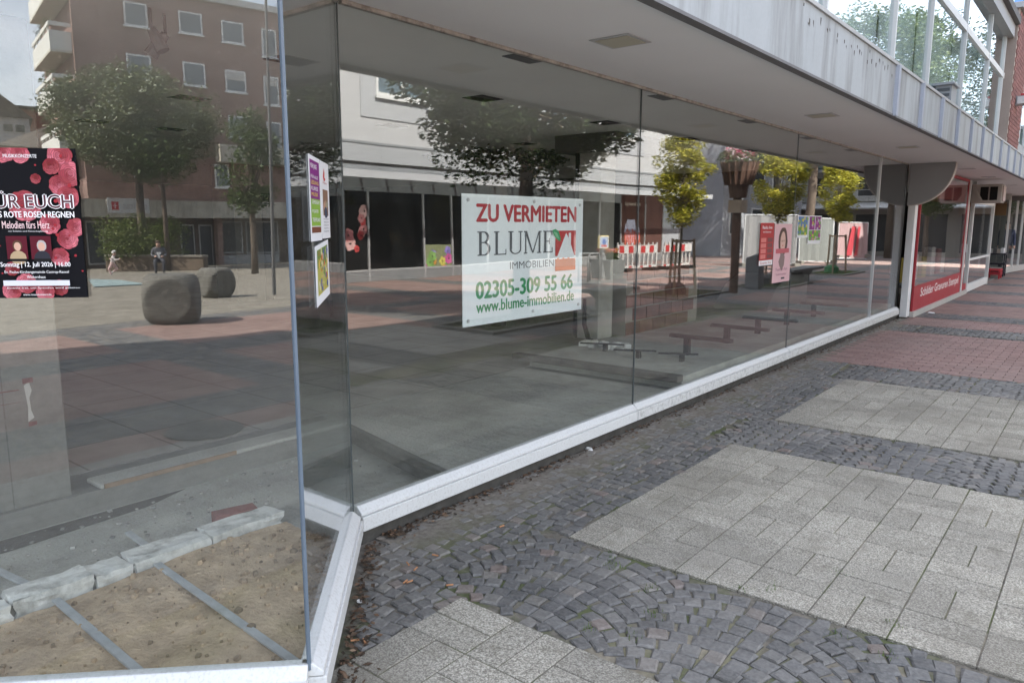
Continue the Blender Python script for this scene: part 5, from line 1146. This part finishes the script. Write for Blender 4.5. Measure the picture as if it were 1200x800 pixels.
# red and white road-works barriers
brw, brr = fcol((.50, .48, .46)), fcol((.38, .04, .04))
def barrier(px0, px1, py, label, lean=0.0):
    a, c = hit(px0, py, 'main'), hit(px1, py - 2, 'main'); s = thing('barrier', label, 'barrier', a.lerp(c, .5), 0, 'road-works barriers'); d = c - a; L_ = d.length; d.normalize(); n = Vector((-d.y, d.x, 0))
    def B(t0, t1, z0, z1, mat, nm, th=.05, o=0):
        mb = MB(); p, q = a + d * t0 + n * (o + lean * z0), a + d * t1 + n * (o + lean * z0); mb.obox(p, q, th, z0, z1); return mb.obj(nm, mat, s)
    B(0, L_, .12, .20, brw, 'rail'); B(0, L_, .62, .92, brw, 'top_rail')
    nn_ = max(5, int(L_ / .22))
    for k in range(nn_ + 1): t_ = k * (L_ - .06) / nn_; B(t_, t_ + .06, .201, .619, brw, 'slat'); B(t_ + .01, t_ + .05, .921, 1.0, brw, 'prong')
    for k in range(nn_ // 2 + 1):
        t_ = .08 + k * 2 * (L_ - .06) / nn_
        if t_ + .22 < L_: B(t_, t_ + .22, .65, .89, brr, 'red_stripe', .064); B(t_, t_ + .14, .13, .19, brr, 'reflector', .064)
    for t_ in (.15, L_ - .45): B(t_, t_ + .3, 0, .119, M['black'], 'foot', .6)
barrier(724, 768, 318, 'red and white road-works barrier standing nearest the tulip planter')
barrier(774, 806, 316, 'red and white road-works barrier behind the staked young tree', .12)
# site fences with sheeting further along
RC0 = refl(CAM, *MIR['main'])
def fence(px0, px1, py, h, label, mat, prt=None):
    a, c = hit(px0, py, 'main'), hit(px1, py, 'main'); s = thing('site_fence', label, 'fence', a.lerp(c, .5), 0, 'construction fence panels'); d = c - a; L_ = d.length; d.normalize(); n = Vector((-d.y, d.x, 0))
    for t_ in (0, L_): MB().tube([a + d * t_, a + d * t_ + Vector((0, 0, h))], .03, 8).obj('upright', M['steel'], s)
    for z in (.1, h): MB().tube([a + Vector((0, 0, z)), c + Vector((0, 0, z))], .022, 6).obj('tube', M['steel'], s)
    mb = MB(); N_ = 14
    for i in range(N_):
        p, q = a + d * (L_ * i / N_), a + d * (L_ * (i + 1) / N_); o1, o2 = n * .06 * math.sin(i * 1.9), n * .06 * math.sin((i + 1) * 1.9)
        mb.add([p + o1 + Vector((0, 0, .12)), q + o2 + Vector((0, 0, .12)), q + o2 * .3 + Vector((0, 0, h - .03)), p + o1 * .3 + Vector((0, 0, h - .03))], [(0, 1, 2, 3)])
    mb.obj('sheeting', mat, s, smooth=True)
    if 'pink' in label:
        mb = MB(); e_ = n * (-.09 if n.dot(RC0 - a) < 0 else .09)
        for (t0, t1, t2, t3) in ((.35, .55, .45, .25), (.6, .68, .62, .54)): mb.poly([a + d * L_ * t0 + e_ + Vector((0, 0, h - .2)), a + d * L_ * t1 + e_ + Vector((0, 0, h - .2)), a + d * L_ * t2 + e_ + Vector((0, 0, .25)), a + d * L_ * t3 + e_ + Vector((0, 0, .25))])
        tag(mb.obj('banner_print', fcol((.30, .04, .05)), s), kind='stuff')
    for t_ in (0, L_): mb = MB(); q = a + d * t_; mb.obox(q - n * .3, q + n * .3, .2, 0, .12); mb.obj('block_foot', M['conc'], s)
fence(869, 932, 312, 2.0, 'construction fence covered in loose white sheeting', fcol((.23, .235, .23)))
fence(936, 975, 309, 1.9, 'construction fence with pale green sheeting behind the far bench', fcol((.17, .185, .175)))
fence(982, 1016, 305, 1.9, 'construction fence with a pink banner by the far staked tree', fcol((.29, .20, .20)))

# ================================================================== THE SQUARE BEHIND (seen in the corner window)
def virt(px, depth):
    d = ray(px, 262); return CAM + d * (depth / d.dot(FWD))
V1, V2 = virt(165, 41.4), virt(316, 45.9); V1.z = V2.z = 0
W1, W2 = refl(V1, A, NL), refl(V2, A, NL); bu = (W2 - W1).normalized(); RC = refl(CAM, A, NL)   # real facade line; RC = mirrored eye
bn = Vector((-bu.y, bu.x, 0)); 
if bn.dot(Vector((0, 0, 0)) - W1) < 0: bn = -bn                                                # outwards, towards the square
def bl_(px, py):
    O, d = seen(px, py, 'left'); t = (W1 - O).dot(bn) / d.dot(bn); q = O + d * t; return (q - W1).dot(bu), q.z
def bw_(s, z, o=0): return W1 + bu * s + bn * o + Vector((0, 0, z))
SL = bl_(92, 100)[0]; SR = bl_(340, 100)[0] + 5; ZR = bl_(324, 17)[1]; ZB = -3.0
bb = thing('brick_apartment_house', 'brown brick apartment house with white windows and corner balconies, reflected in the corner window', 'building', W1 + Vector((0, 0, terrain(W1.x, W1.y))))
def fbox(s0, s1, z0, z1, o0, o1, name, mat, parent=None):
    mb = MB(); P = [bw_(s0, z0, o0), bw_(s1, z0, o0), bw_(s1, z0, o1), bw_(s0, z0, o1)]; mb.add(P + [p + Vector((0, 0, z1 - z0)) for p in P], [(0, 3, 2, 1), (4, 5, 6, 7), (0, 1, 5, 4), (1, 2, 6, 5), (2, 3, 7, 6), (3, 0, 4, 7)])
    return mb.obj(name, mat, parent or bb)
t = NT('brown_brickwork'); p = t.pos(); cxyz = t.n('ShaderNodeSeparateXYZ'); t.l(p, cxyz.inputs[0])
al = t.math('ADD', t.math('MULTIPLY', cxyz.outputs[0], bu.x), t.math('MULTIPLY', cxyz.outputs[1], bu.y)); cv = t.n('ShaderNodeCombineXYZ'); t.l(al, cv.inputs[0]); t.l(cxyz.outputs[2], cv.inputs[1])
bt3 = t.n('ShaderNodeTexBrick'); t.l(cv.outputs[0], bt3.inputs['Vector']); bt3.inputs['Color1'].default_value = (.24, .15, .125, 1); bt3.inputs['Color2'].default_value = (.31, .20, .17, 1); bt3.inputs['Mortar'].default_value = (.26, .21, .18, 1)
bt3.inputs['Scale'].default_value = 1; bt3.inputs['Brick Width'].default_value = .25; bt3.inputs['Row Height'].default_value = .083; bt3.inputs['Mortar Size'].default_value = .007
bnz = t.ramp(t.noise(.5, p, 5), (.3, .8), (.7, 1.15)); M['brickwork'] = t.done(t.bsdf(t.mix(1, bt3.outputs[0], bnz, 'MULTIPLY'), .9, 0, .2))
zf0, zf1 = bl_(180, 254)[1], bl_(180, 234)[1]
fbox(SL, SR, zf1, ZR, -11, 0, 'brick_wall', M['brickwork'])
fbox(SL - .3, SR, ZR + .002, ZR + .35, -11.2, .25, 'roof_edge', pm('roof_edge_pale', (.5, .5, .48), .06, 1, .7, bump=0))
stu = pm('streaked_stucco', (.48, .45, .38), .15, 1.5, .9, dirt=(.2, .18, .15), dirt_amt=.7, dscale=3, streak=True)
fbox(SL - 2, SR, zf0, zf1, -.3, 1.1, 'shop_fascia', stu)
fbox(SL - 2, SR, ZB, zf0 - .002, -.6, -.4, 'shop_front_wall', pm('shop_front_brown', (.13, .10, .08), .2, 1, .9))
def bwin(px0, py0, px1, py1, name='window', blind=False):
    s0, z1 = bl_(px0, py0); s1, z0 = bl_(px1, py1); s0, s1 = min(s0, s1), max(s0, s1); z0, z1 = min(z0, z1), max(z0, z1)
    f_ = fbox(s0, s1, z0, z1, .002, .05, name, wh); fbox(s0 + .09, s1 - .09, z0 + .1, z1 - .09, .051, .06, 'pane', pm('flat_window_pane', (.17, .19, .20), .2, .7, .12, bump=0, spec=.6), f_)
    if blind: fbox(s0 + .09, s1 - .09, z1 - .55, z1 - .09, .061, .075, 'roller_blind', pm('blind_grey', (.5, .49, .46), .05, 2, .8, bump=0), f_)
    fbox(s0 - .08, s1 + .08, z0 - .08, z0 - .002, .002, .12, 'sill', wh, f_)
Z1 = lambda x0, y0, x1, y1: (x0 * .35, y0 * .35, x1 * .35, y1 * .35)
for r, bl in ((Z1(418, 3, 503, 97), 0), (Z1(428, 180, 516, 272), 0), (Z1(603, 36, 685, 122), 0), (Z1(617, 207, 695, 293), 0), (Z1(744, 68, 819, 152), 0), (Z1(756, 233, 827, 313), 1), (Z1(766, 385, 832, 462), 0), (Z1(630, 375, 704, 460), 0), (Z1(874, 95, 926, 196), 0), (Z1(881, 253, 934, 354), 1), (Z1(890, 405, 942, 500), 0), (Z1(720, 545, 772, 625), 0), (Z1(440, 345, 530, 440), 0), (Z1(450, 500, 535, 590), 0), (Z1(415, -170, 500, -80), 0), (Z1(600, -135, 682, -50), 0), (Z1(742, -100, 816, -20), 0)): bwin(*r, blind=bl)
fbox(bl_(253, 170)[0], SR, bl_(265, 190)[1], bl_(265, 170)[1], .0, .9, 'balcony_band', stu)
# shop fronts under the fascia: sign, doors, windows
sgn = fbox(*sorted((bl_(122, 250)[0], bl_(171, 250)[0])), bl_(150, 249)[1], bl_(150, 232)[1], 1.102, 1.16, 'shop_sign', fcol((.62, .62, .62)))
s1_, z0_ = bl_(171, 249); s0_, z1_ = bl_(122, 233); q0, q1 = sorted((s0_, s1_))
rdir = Vector((0, 0, 1)).cross(bn); so_ = q0 if rdir.dot(bu) > 0 else q1; Wd = q1 - q0
P_ = Print(bw_(so_, z0_, 1.16), rdir * Wd, (0, 0, z1_ - z0_), bn, .004)
P_.text('caritas', .06, .30, .66, .78, (.45, .43, .43), .01); P_.rect(.76, .22, .93, .82, (.5, .05, .05)); P_.rect(.83, .32, .86, .72, (.7, .65, .65)); P_.rect(.795, .5, .895, .56, (.7, .65, .65)); P_.obj('lettering', sgn)
def frontpane(px0, py0, px1, py1, nm='shop_window', c='dark_pane'):
    s0, z1 = bl_(px0, py0); s1, z0 = bl_(px1, py1); s0, s1 = min(s0, s1), max(s0, s1)
    f_ = fbox(s0, s1, z0, z1, -.399, -.36, nm, pm('grey_front_frame', (.36, .36, .35), .06, 2, .6, bump=0)); fbox(s0 + .08, s1 - .08, z0 + .1, z1 - .1, -.359, -.34, 'pane', MATS[c], f_); return f_
frontpane(214, 262, 234, 313, 'shop_door'); frontpane(236, 262, 255, 313, 'shop_door'); frontpane(262, 258, 289, 296); frontpane(100, 258, 126, 310); frontpane(291, 258, 330, 296)
fbox(*sorted((bl_(255, 280)[0], bl_(261, 280)[0])), ZB, zf0 - .003, -.399, .3, 'brick_pier', M['brickwork'])
s0, z0 = bl_(262, 312); s1, z1 = bl_(330, 297); fbox(min(s0, s1), max(s0, s1), z0, z1, -.399, -.33, 'window_panel', pm('panel_grey', (.38, .38, .37), .05, 2, .8, bump=0))
for px, py in ((240, 270), (250, 270)): pass
# corner balconies on the side wall
for (pt, pb) in ((27, 63), (88, 122), (150, 182), (-38, 0)):
    za, zb2 = bl_(92, pt)[1], bl_(92, pb)[1]
    mb = MB(); P = [bw_(SL - .02, zb2, -.3), bw_(SL - 1.05, zb2, -.3), bw_(SL - 1.05, zb2, -7), bw_(SL - .02, zb2, -7)]
    mb.add(P + [q + Vector((0, 0, .12)) for q in P], [(0, 3, 2, 1), (4, 5, 6, 7), (0, 1, 5, 4), (1, 2, 6, 5), (2, 3, 7, 6), (3, 0, 4, 7)]); bq = mb.obj('balcony', stu, bb)
    for (s0, s1, o0, o1) in ((SL - 1.05, SL - .97, -7, -.3), (SL - .969, SL - .02, -.38, -.3)):
        fbox(s0, s1, zb2 + .121, zb2 + .121 + (za - zb2) * .62, o0, o1, 'balcony_parapet', pm('balcony_white', (.62, .62, .58), .08, 2, .85, bump=0), bq)
        fbox(s0 - .02, s1 + .02, za - .22, za - .02, o0, o1, 'balcony_rail', MATS['balcony_white'], bq)
    for k in range(5): fbox(SL - 1.05, SL - .98, zb2 + .122 + (za - zb2) * .62, za - .221, -.9 - k * 1.4, -.7 - k * 1.4, 'rail_block', MATS['balcony_white'], bq)
    mb = MB(); leaves(mb, [(bw_(SL - 1.05, za + .1, -.8 - k * .9), .12) for k in range(5)], 150, 1, .08); mb.obj('balcony_plants', lf_mid, bb)
# lamp pole before the house
b = hit(322, 345, 'left'); mb = MB(); mb.tube([b, upto(311, -20, 'left', b)], [.045, .03], 8); single(mb, 'lamp_pole', pm('pole_grey', (.12, .12, .12), .1, 4, .5, bump=0), 'tall thin grey lamp pole before the brick house', 'lamp pole', b)
# grey house and further roofs left of it
gh = refl(virt(-5, 52), A, NL); gh.z = 0; ud = (gh - RC); ud.z = 0; ud.normalize(); un = Vector((-ud.y, ud.x, 0)); gz_ = terrain(gh.x, gh.y)
def hbox(a0, a1, d0, d1, z0, z1, nm, mat, par, at=gh):
    mb = MB(); P = [at + un * a0 + ud * d0, at + un * a1 + ud * d0, at + un * a1 + ud * d1, at + un * a0 + ud * d1]; P = [Vector((q.x, q.y, z0)) for q in P]
    mb.add(P + [q + Vector((0, 0, z1 - z0)) for q in P], [(0, 3, 2, 1), (4, 5, 6, 7), (0, 1, 5, 4), (1, 2, 6, 5), (2, 3, 7, 6), (3, 0, 4, 7)]); return mb.obj(nm, mat, par)
hs = thing('grey_gabled_house', 'grey rendered house with a dark gable roof left of the brick house, reflected', 'house', Vector((gh.x, gh.y, gz_)))
hz = lambda py: 1.65 + (262 - py) * 52 / FPX
sgn_ = 1 if (un.dot(refl(virt(20, 52), A, NL) - gh) > 0) else -1
w_ = lambda px: sgn_ * abs((px + 5) * 52 / FPX) * (1 if px > -5 else -1)
a0, a1 = sorted((w_(-60), w_(38)))
hbox(a0, a1, 0, 8, -3, hz(142), 'wall', pm('grey_house_render', (.36, .36, .37), .08, .7, .9), hs)
mb = MB(); rx0, rx1 = w_(-64), w_(42); ridge = w_(-30)
G3 = lambda a, d, z: Vector(((gh + un * a + ud * d).x, (gh + un * a + ud * d).y, z))
mb.prism([G3(rx0, -.3, hz(143)), G3(rx1, -.3, hz(143)), G3(ridge, -.3, hz(84))], ud * 8.6); mb.obj('roof', pm('dark_tiles', (.075, .065, .06), .2, 3, .9), hs)
for px in (16, 28): a = w_(px); f_ = hbox(a - .35, a + .35, -.05, -.001, hz(160), hz(150), 'window', MATS['grey_front_frame'], hs); hbox(a - .27, a + .27, -.07, -.051, hz(159), hz(151), 'pane', MATS['dark_pane'], f_)
r2 = refl(virt(52, 60), A, NL); r2.z = 0
rh = thing('orange_roof_house', 'low house with an orange brick gable far behind the grey house, reflected', 'house', Vector((r2.x, r2.y, terrain(r2.x, r2.y))))
hbox(-1.2, 1.2, 0, 6, -3, 1.65 + (262 - 136) * 60 / FPX, 'wall', pm('orange_brick', (.32, .13, .08), .1, 2, .9), rh, r2)
hbox(-1.6, 1.6, -.3, 6.3, 1.65 + (262 - 135.5) * 60 / FPX, 1.65 + (262 - 133) * 60 / FPX, 'roof', MATS['dark_tiles'], rh, r2)
r3 = refl(virt(55, 47), A, NL); r3.z = 0
sh = thing('sloping_roof_annex', 'low annex with a pale sloping roof between the grey and the brick house', 'annex', Vector((r3.x, r3.y, terrain(r3.x, r3.y))))
hbox(-2.2, 2.2, 0, 5, -3, 1.65 + (262 - 178) * 47 / FPX, 'wall', pm('annex_brown', (.17, .14, .12), .1, 2, .9), sh, r3)
mb = MB(); zA, zB_ = 1.65 + (262 - 178) * 47 / FPX, 1.65 + (262 - 140) * 47 / FPX
mb.prism([Vector((*(r3 + un * (-2.4 * sgn_) - ud * .2).xy, zA)), Vector((*(r3 + un * (2.4 * sgn_) - ud * .2).xy, zA)), Vector((*(r3 + un * (2.2 * sgn_) - ud * .2).xy, zB_))], ud * 5.4); mb.obj('roof', pm('pale_roof', (.5, .48, .43), .06, 2, .8), sh)
# trees on the square
b = hit(172, 316, 'left'); k_ = scale_at(172, 316, 'left', b); top = upto(172, 92, 'left', b).z; bot = upto(172, 200, 'left', b).z; rw = 68 * k_
tree('blossom_tree', 'broad green tree with white blossoms before the brick house, reflected', b, bot - b.z, (0, 0, (top + bot) / 2 - b.z), (rw, rw, (top - bot) / 2 * 1.02), lf_fl, 34000, .11, 110, .2, .6)
b = hit(199, 317, 'left'); MB_ = None
tree('slim_tree', 'slim bare-stemmed tree beside the blossom tree, reflected', b, bot - b.z - .2, (0, 0, bot - b.z + 1.0), (1.2, 1.2, 1.0), lf_mid, 1500, .15, 20, .11, .5)
b = hit(300, 320, 'left'); top = upto(300, 130, 'left', b).z; bot = upto(300, 250, 'left', b).z; rw = 20 * scale_at(300, 320, 'left', b)
tree('ivy_tree', 'narrow dark green tree right of the blossom tree, reflected', b, bot - b.z, (0, 0, (top + bot) / 2 - b.z), (rw, rw, (top - bot) / 2), lf_mid, 3500, .11, 30, .13, .4)
b = hit(168, 317, 'left'); k_ = scale_at(168, 317, 'left', b)
bs = thing('round_bush', 'yellow-green round bush behind the low bench wall, reflected', 'bush', b); zt2 = upto(168, 253, 'left', b).z; zb3 = upto(168, 302, 'left', b).z
mb = MB(); leaves(mb, [(b + Vector((U(-1, 1) * 36 * k_ * .9, U(-1, 1) * 36 * k_ * .9, U(zb3 - b.z, zt2 - b.z - .3))), .4) for k in range(40)], 6500, 1, .09); mb.obj('foliage', lf_bush, bs)
mb = MB(); [mb.tube([b + Vector((.1 * k - .2, .05 * k, 0)), b + Vector((.3 * k - .6, .1 * k, (zb3 + zt2) / 2 - b.z))], [.04, .02], 5) for k in range(5)]; mb.obj('stems', MATS['bark'], bs)
# low bench wall, play mat, stone cubes
a, c = hit(128, 318, 'left'), hit(243, 316, 'left'); bwl = thing('bench_wall', 'long low brown bench wall before the round bush, reflected', 'wall', a.lerp(c, .5)); zz = min(a.z, c.z) - .1; hb_ = a.z + .75
mb = MB(); mb.obox(a, c, .5, zz, hb_); mb.obj('wall', pm('brown_wall', (.15, .115, .085), .2, 2, .9), bwl); mb = MB(); mb.obox(a, c, .6, hb_ + .001, hb_ + .08); mb.obj('coping', pm('coping_grey', (.22, .2, .17), .15, 2, .9), bwl)
mq = [hit(px, py, 'left') for px, py in ((103, 328), (140, 329), (174, 334), (110, 337))]; mb = MB(); mb.prism([Vector((q.x, q.y, terrain(q.x, q.y) + .004)) for q in mq][::-1], (0, 0, .03))
single(mb, 'play_mat', pm('pale_blue_mat', (.24, .31, .31), .1, 1, .8), 'pale blue rubber mat lying on the square near the running child', 'mat', mq[0])
st_m = pm('grey_granite', (.16, .153, .135), .35, 9, .9, bump=.03, bscale=40, dirt=(.08, .075, .065), dirt_amt=.6, dscale=4)
def stone_cube(px, pyb, pyt, rot, label):
    b = hit(px, pyb, 'left'); h = upto(px, pyt, 'left', b).z - b.z; me = bpy.data.meshes.new('stone_cube'); bm = bmesh.new(); bmesh.ops.create_cube(bm, size=1.0); bmesh.ops.subdivide_edges(bm, edges=bm.edges[:], cuts=22, use_grid_fill=True)
    for v in bm.verts:
        r = v.co.length
        if r > .66: v.co *= .66 / r
    bm.to_mesh(me); bm.free(); me.materials.append(st_m); me.polygons.foreach_set('use_smooth', [True] * len(me.polygons))
    for v in me.vertices: v.co *= h; v.co.z += h / 2
    o = bpy.data.objects.new('stone_cube', me); col.objects.link(o); away = (b - RC); away.z = 0; away.normalize(); o.location = b + away * h * .4; o.rotation_euler = (0, 0, rot); tag(o, label, 'stone seat', 'rounded stone cubes on the square')
    m_ = o.modifiers.new('edge', 'EDGE_SPLIT'); m_.split_angle = math.radians(28)
fa = math.atan2(NL.y, NL.x)
stone_cube(205, 381, 322, math.atan2((RC - hit(205, 381, 'left')).y, (RC - hit(205, 381, 'left')).x) + .15, 'rounded grey stone cube on the square, larger-looking one before the bush')
stone_cube(255, 349, 314, math.atan2((RC - hit(255, 349, 'left')).y, (RC - hit(255, 349, 'left')).x) - .5, 'rounded grey stone cube standing further back towards the shop doors')
q = hit(240, 504, 'left'); mb = MB(); mb.tube([(q.x, q.y, -.0035), (q.x, q.y, .004)], .3, 28); single(mb, 'manhole_cover', pm('cast_iron', (.08, .078, .075), .3, 14, .6, bump=.004, metal=.3), 'round cast-iron manhole cover in the paving, reflected in the corner window', 'manhole cover', (q.x, q.y, 0))

# ================================================================== PEOPLE
def person(name, label, base, rz, J, E_, sc_, mats, pick, group=None, smooth=True):
    """J joint: (x, y, z, radius) in metres, facing -y; E_ bones; pick(bone point) -> material index"""
    names = list(J); me = bpy.data.meshes.new(name); me.from_pydata([Vector(J[n][:3]) * sc_ for n in names], [(names.index(a), names.index(b_)) for a, b_ in E_], [])
    o = bpy.data.objects.new(name, me); col.objects.link(o); md = o.modifiers.new('s', 'SKIN'); sv = me.skin_vertices[0].data
    for i, n in enumerate(names): sv[i].radius = (J[n][3] * sc_,) * 2; sv[i].use_root = (n == 'pelvis')
    s2 = o.modifiers.new('ss', 'SUBSURF'); s2.levels = 2; s2.render_levels = 2
    m2 = bpy.data.meshes.new_from_object(o.evaluated_get(bpy.context.evaluated_depsgraph_get())); m2.name = name
    o.modifiers.clear(); o.data = m2; bpy.data.meshes.remove(me)
    for q in mats: m2.materials.append(q)
    segs = [(Vector(J[a][:3]) * sc_, Vector(J[b_][:3]) * sc_, a, b_) for a, b_ in E_]
    for f in m2.polygons:
        c = f.center; best = None
        for p, r, a, b_ in segs:
            d = r - p; t = max(0, min(1, (c - p).dot(d) / max(1e-6, d.dot(d)))); ds = (c - p - d * t).length
            if best is None or ds < best[0]: best = (ds, a, b_, t)
        f.material_index = pick(best[1], best[2], best[3], c); f.use_smooth = True
    o.location = base; o.rotation_euler = (0, 0, rz); tag(o, label, 'person', group); return o
BONES = [('pelvis', 'belly'), ('belly', 'chest'), ('chest', 'neck'), ('neck', 'head'), ('head', 'crown')]
for s in 'lr': BONES += [('chest', 'sh' + s), ('sh' + s, 'el' + s), ('el' + s, 'wr' + s), ('wr' + s, 'ha' + s), ('pelvis', 'hi' + s), ('hi' + s, 'kn' + s), ('kn' + s, 'an' + s), ('an' + s, 'to' + s)]
skin = fcol((.50, .32, .25))
def pick_std(a, b_, t, c):
    if b_ in ('head', 'crown') or a == 'head': return 3 if b_ == 'crown' and t > .35 else 2
    if b_.startswith('ha'): return 2
    if b_.startswith('to'): return 4
    if b_[:2] in ('hi', 'kn', 'an'): return 1
    return 0
def hair_and_face(o, J, sc_, hairmat):
    h = Vector(J['head'][:3]) * sc_; cr_ = Vector(J['crown'][:3]) * sc_; r = J['head'][3] * sc_
    mb = MB()
    for i in range(8):
        for j in range(5): pass
    vs_, fs = [], []
    for j in range(6):
        ph = j * 1.75 / 5
        for i in range(14): th = i * 2 * math.pi / 14; ext = 1.0 if math.sin(th) > -.3 else .62; p_ = ph * ext; vs_.append(h.lerp(cr_, .55) + Vector((math.sin(p_) * math.cos(th), math.sin(p_) * math.sin(th), math.cos(p_))) * r * 1.22)
    for j in range(5):
        for i in range(14): fs.append((j * 14 + i, j * 14 + (i + 1) % 14, (j + 1) * 14 + (i + 1) % 14, (j + 1) * 14 + i))
    mb.add(vs_, fs); hr = mb.obj('hair', hairmat, None, smooth=True); hr.parent = o
def stand_J():
    J = dict(pelvis=(0, 0, .98, .15), belly=(0, 0, 1.12, .145), chest=(0, .01, 1.34, .16), neck=(0, 0, 1.5, .065), head=(0, -.03, 1.62, .095), crown=(0, -.01, 1.70, .085))
    for s, k in (('l', 1), ('r', -1)): J.update({'sh' + s: (k * .19, 0, 1.42, .075), 'el' + s: (k * .24, .03, 1.15, .05), 'wr' + s: (k * .23, -.08, .92, .038), 'ha' + s: (k * .22, -.11, .82, .04), 'hi' + s: (k * .10, 0, .93, .11), 'kn' + s: (k * .11, -.02, .52, .075), 'an' + s: (k * .11, .02, .09, .05), 'to' + s: (k * .12, -.15, .04, .04)})
    return J
# running child
J = dict(pelvis=(0, 0, .52, .10), belly=(0, -.02, .60, .10), chest=(0, -.06, .74, .10), neck=(0, -.08, .84, .05), head=(0, -.11, .93, .088), crown=(0, -.1, 1.0, .08))
for s, k in (('l', 1), ('r', -1)): J.update({'sh' + s: (k * .12, -.05, .79, .05), 'el' + s: (k * .17, -.05 - k * .12, .66, .036), 'wr' + s: (k * .15, -.10 - k * .22, .70, .028), 'ha' + s: (k * .14, -.12 - k * .26, .73, .03), 'hi' + s: (k * .06, 0, .49, .075), 'kn' + s: (k * .07, -.02 + k * .16, .28, .05), 'an' + s: (k * .07, .10 + k * .10 if k < 0 else .06, .06 if k > 0 else .17, .035), 'to' + s: (k * .07, .02 + (0 if k > 0 else .08), .03 if k > 0 else .10, .03)})
b = hit(133, 323, 'left'); ksc = 26 * scale_at(133, 323, 'left', b) / 1.05
ch = person('person', 'small child in pink and white running across the square, reflected', b, 2.2, J, BONES, ksc, [fcol((.66, .60, .58)), fcol((.60, .42, .40)), skin, fcol((.5, .48, .46)), fcol((.5, .5, .5))], pick_std); hair_and_face(ch, J, ksc, fcol((.52, .50, .48)))
# man seated on the bench wall
J = dict(pelvis=(0, 0, .55, .15), belly=(0, .02, .68, .15), chest=(0, .0, .92, .16), neck=(0, -.03, 1.08, .065), head=(0, -.07, 1.20, .095), crown=(0, -.05, 1.28, .085))
for s, k in (('l', 1), ('r', -1)): J.update({'sh' + s: (k * .19, 0, 1.0, .075), 'el' + s: (k * .27, -.05, .76, .05), 'wr' + s: (k * .14, -.28, .70, .038), 'ha' + s: (k * .08, -.34, .70, .04), 'hi' + s: (k * .10, -.04, .53, .11), 'kn' + s: (k * .16, -.46, .54, .075), 'an' + s: (k * .15, -.48, .09, .05), 'to' + s: (k * .16, -.64, .04, .04)})
b = hit(189, 320, 'left'); tw_ = RC - b; mn = person('person', 'man in a white shirt and dark jacket sitting on the low bench wall, reflected', b, math.atan2(tw_.y, tw_.x) + math.pi / 2, J, BONES, 1.08, [fcol((.10, .10, .11)), fcol((.06, .06, .065)), skin, fcol((.12, .09, .06)), M['black']], lambda a, b_, t, c: 5 if (a, b_) in (('belly', 'chest'), ('pelvis', 'belly')) and abs(c.x) < .08 and c.y < -.04 else pick_std(a, b_, t, c)); mn.data.materials.append(fcol((.62, .62, .62))); hair_and_face(mn, J, 1.08, fcol((.10, .07, .05)))
# shopper by the corner shop
J = stand_J(); pq = Vector((-2.97, 30.9, 0)); sp = person('person', 'person in a dark blue top standing at the recessed entrance of the corner shop', pq, .3, J, BONES, 1.0, [fcol((.05, .06, .10)), fcol((.03, .03, .04)), skin, fcol((.05, .04, .03)), M['black']], pick_std); hair_and_face(sp, J, 1.0, fcol((.04, .03, .025)))
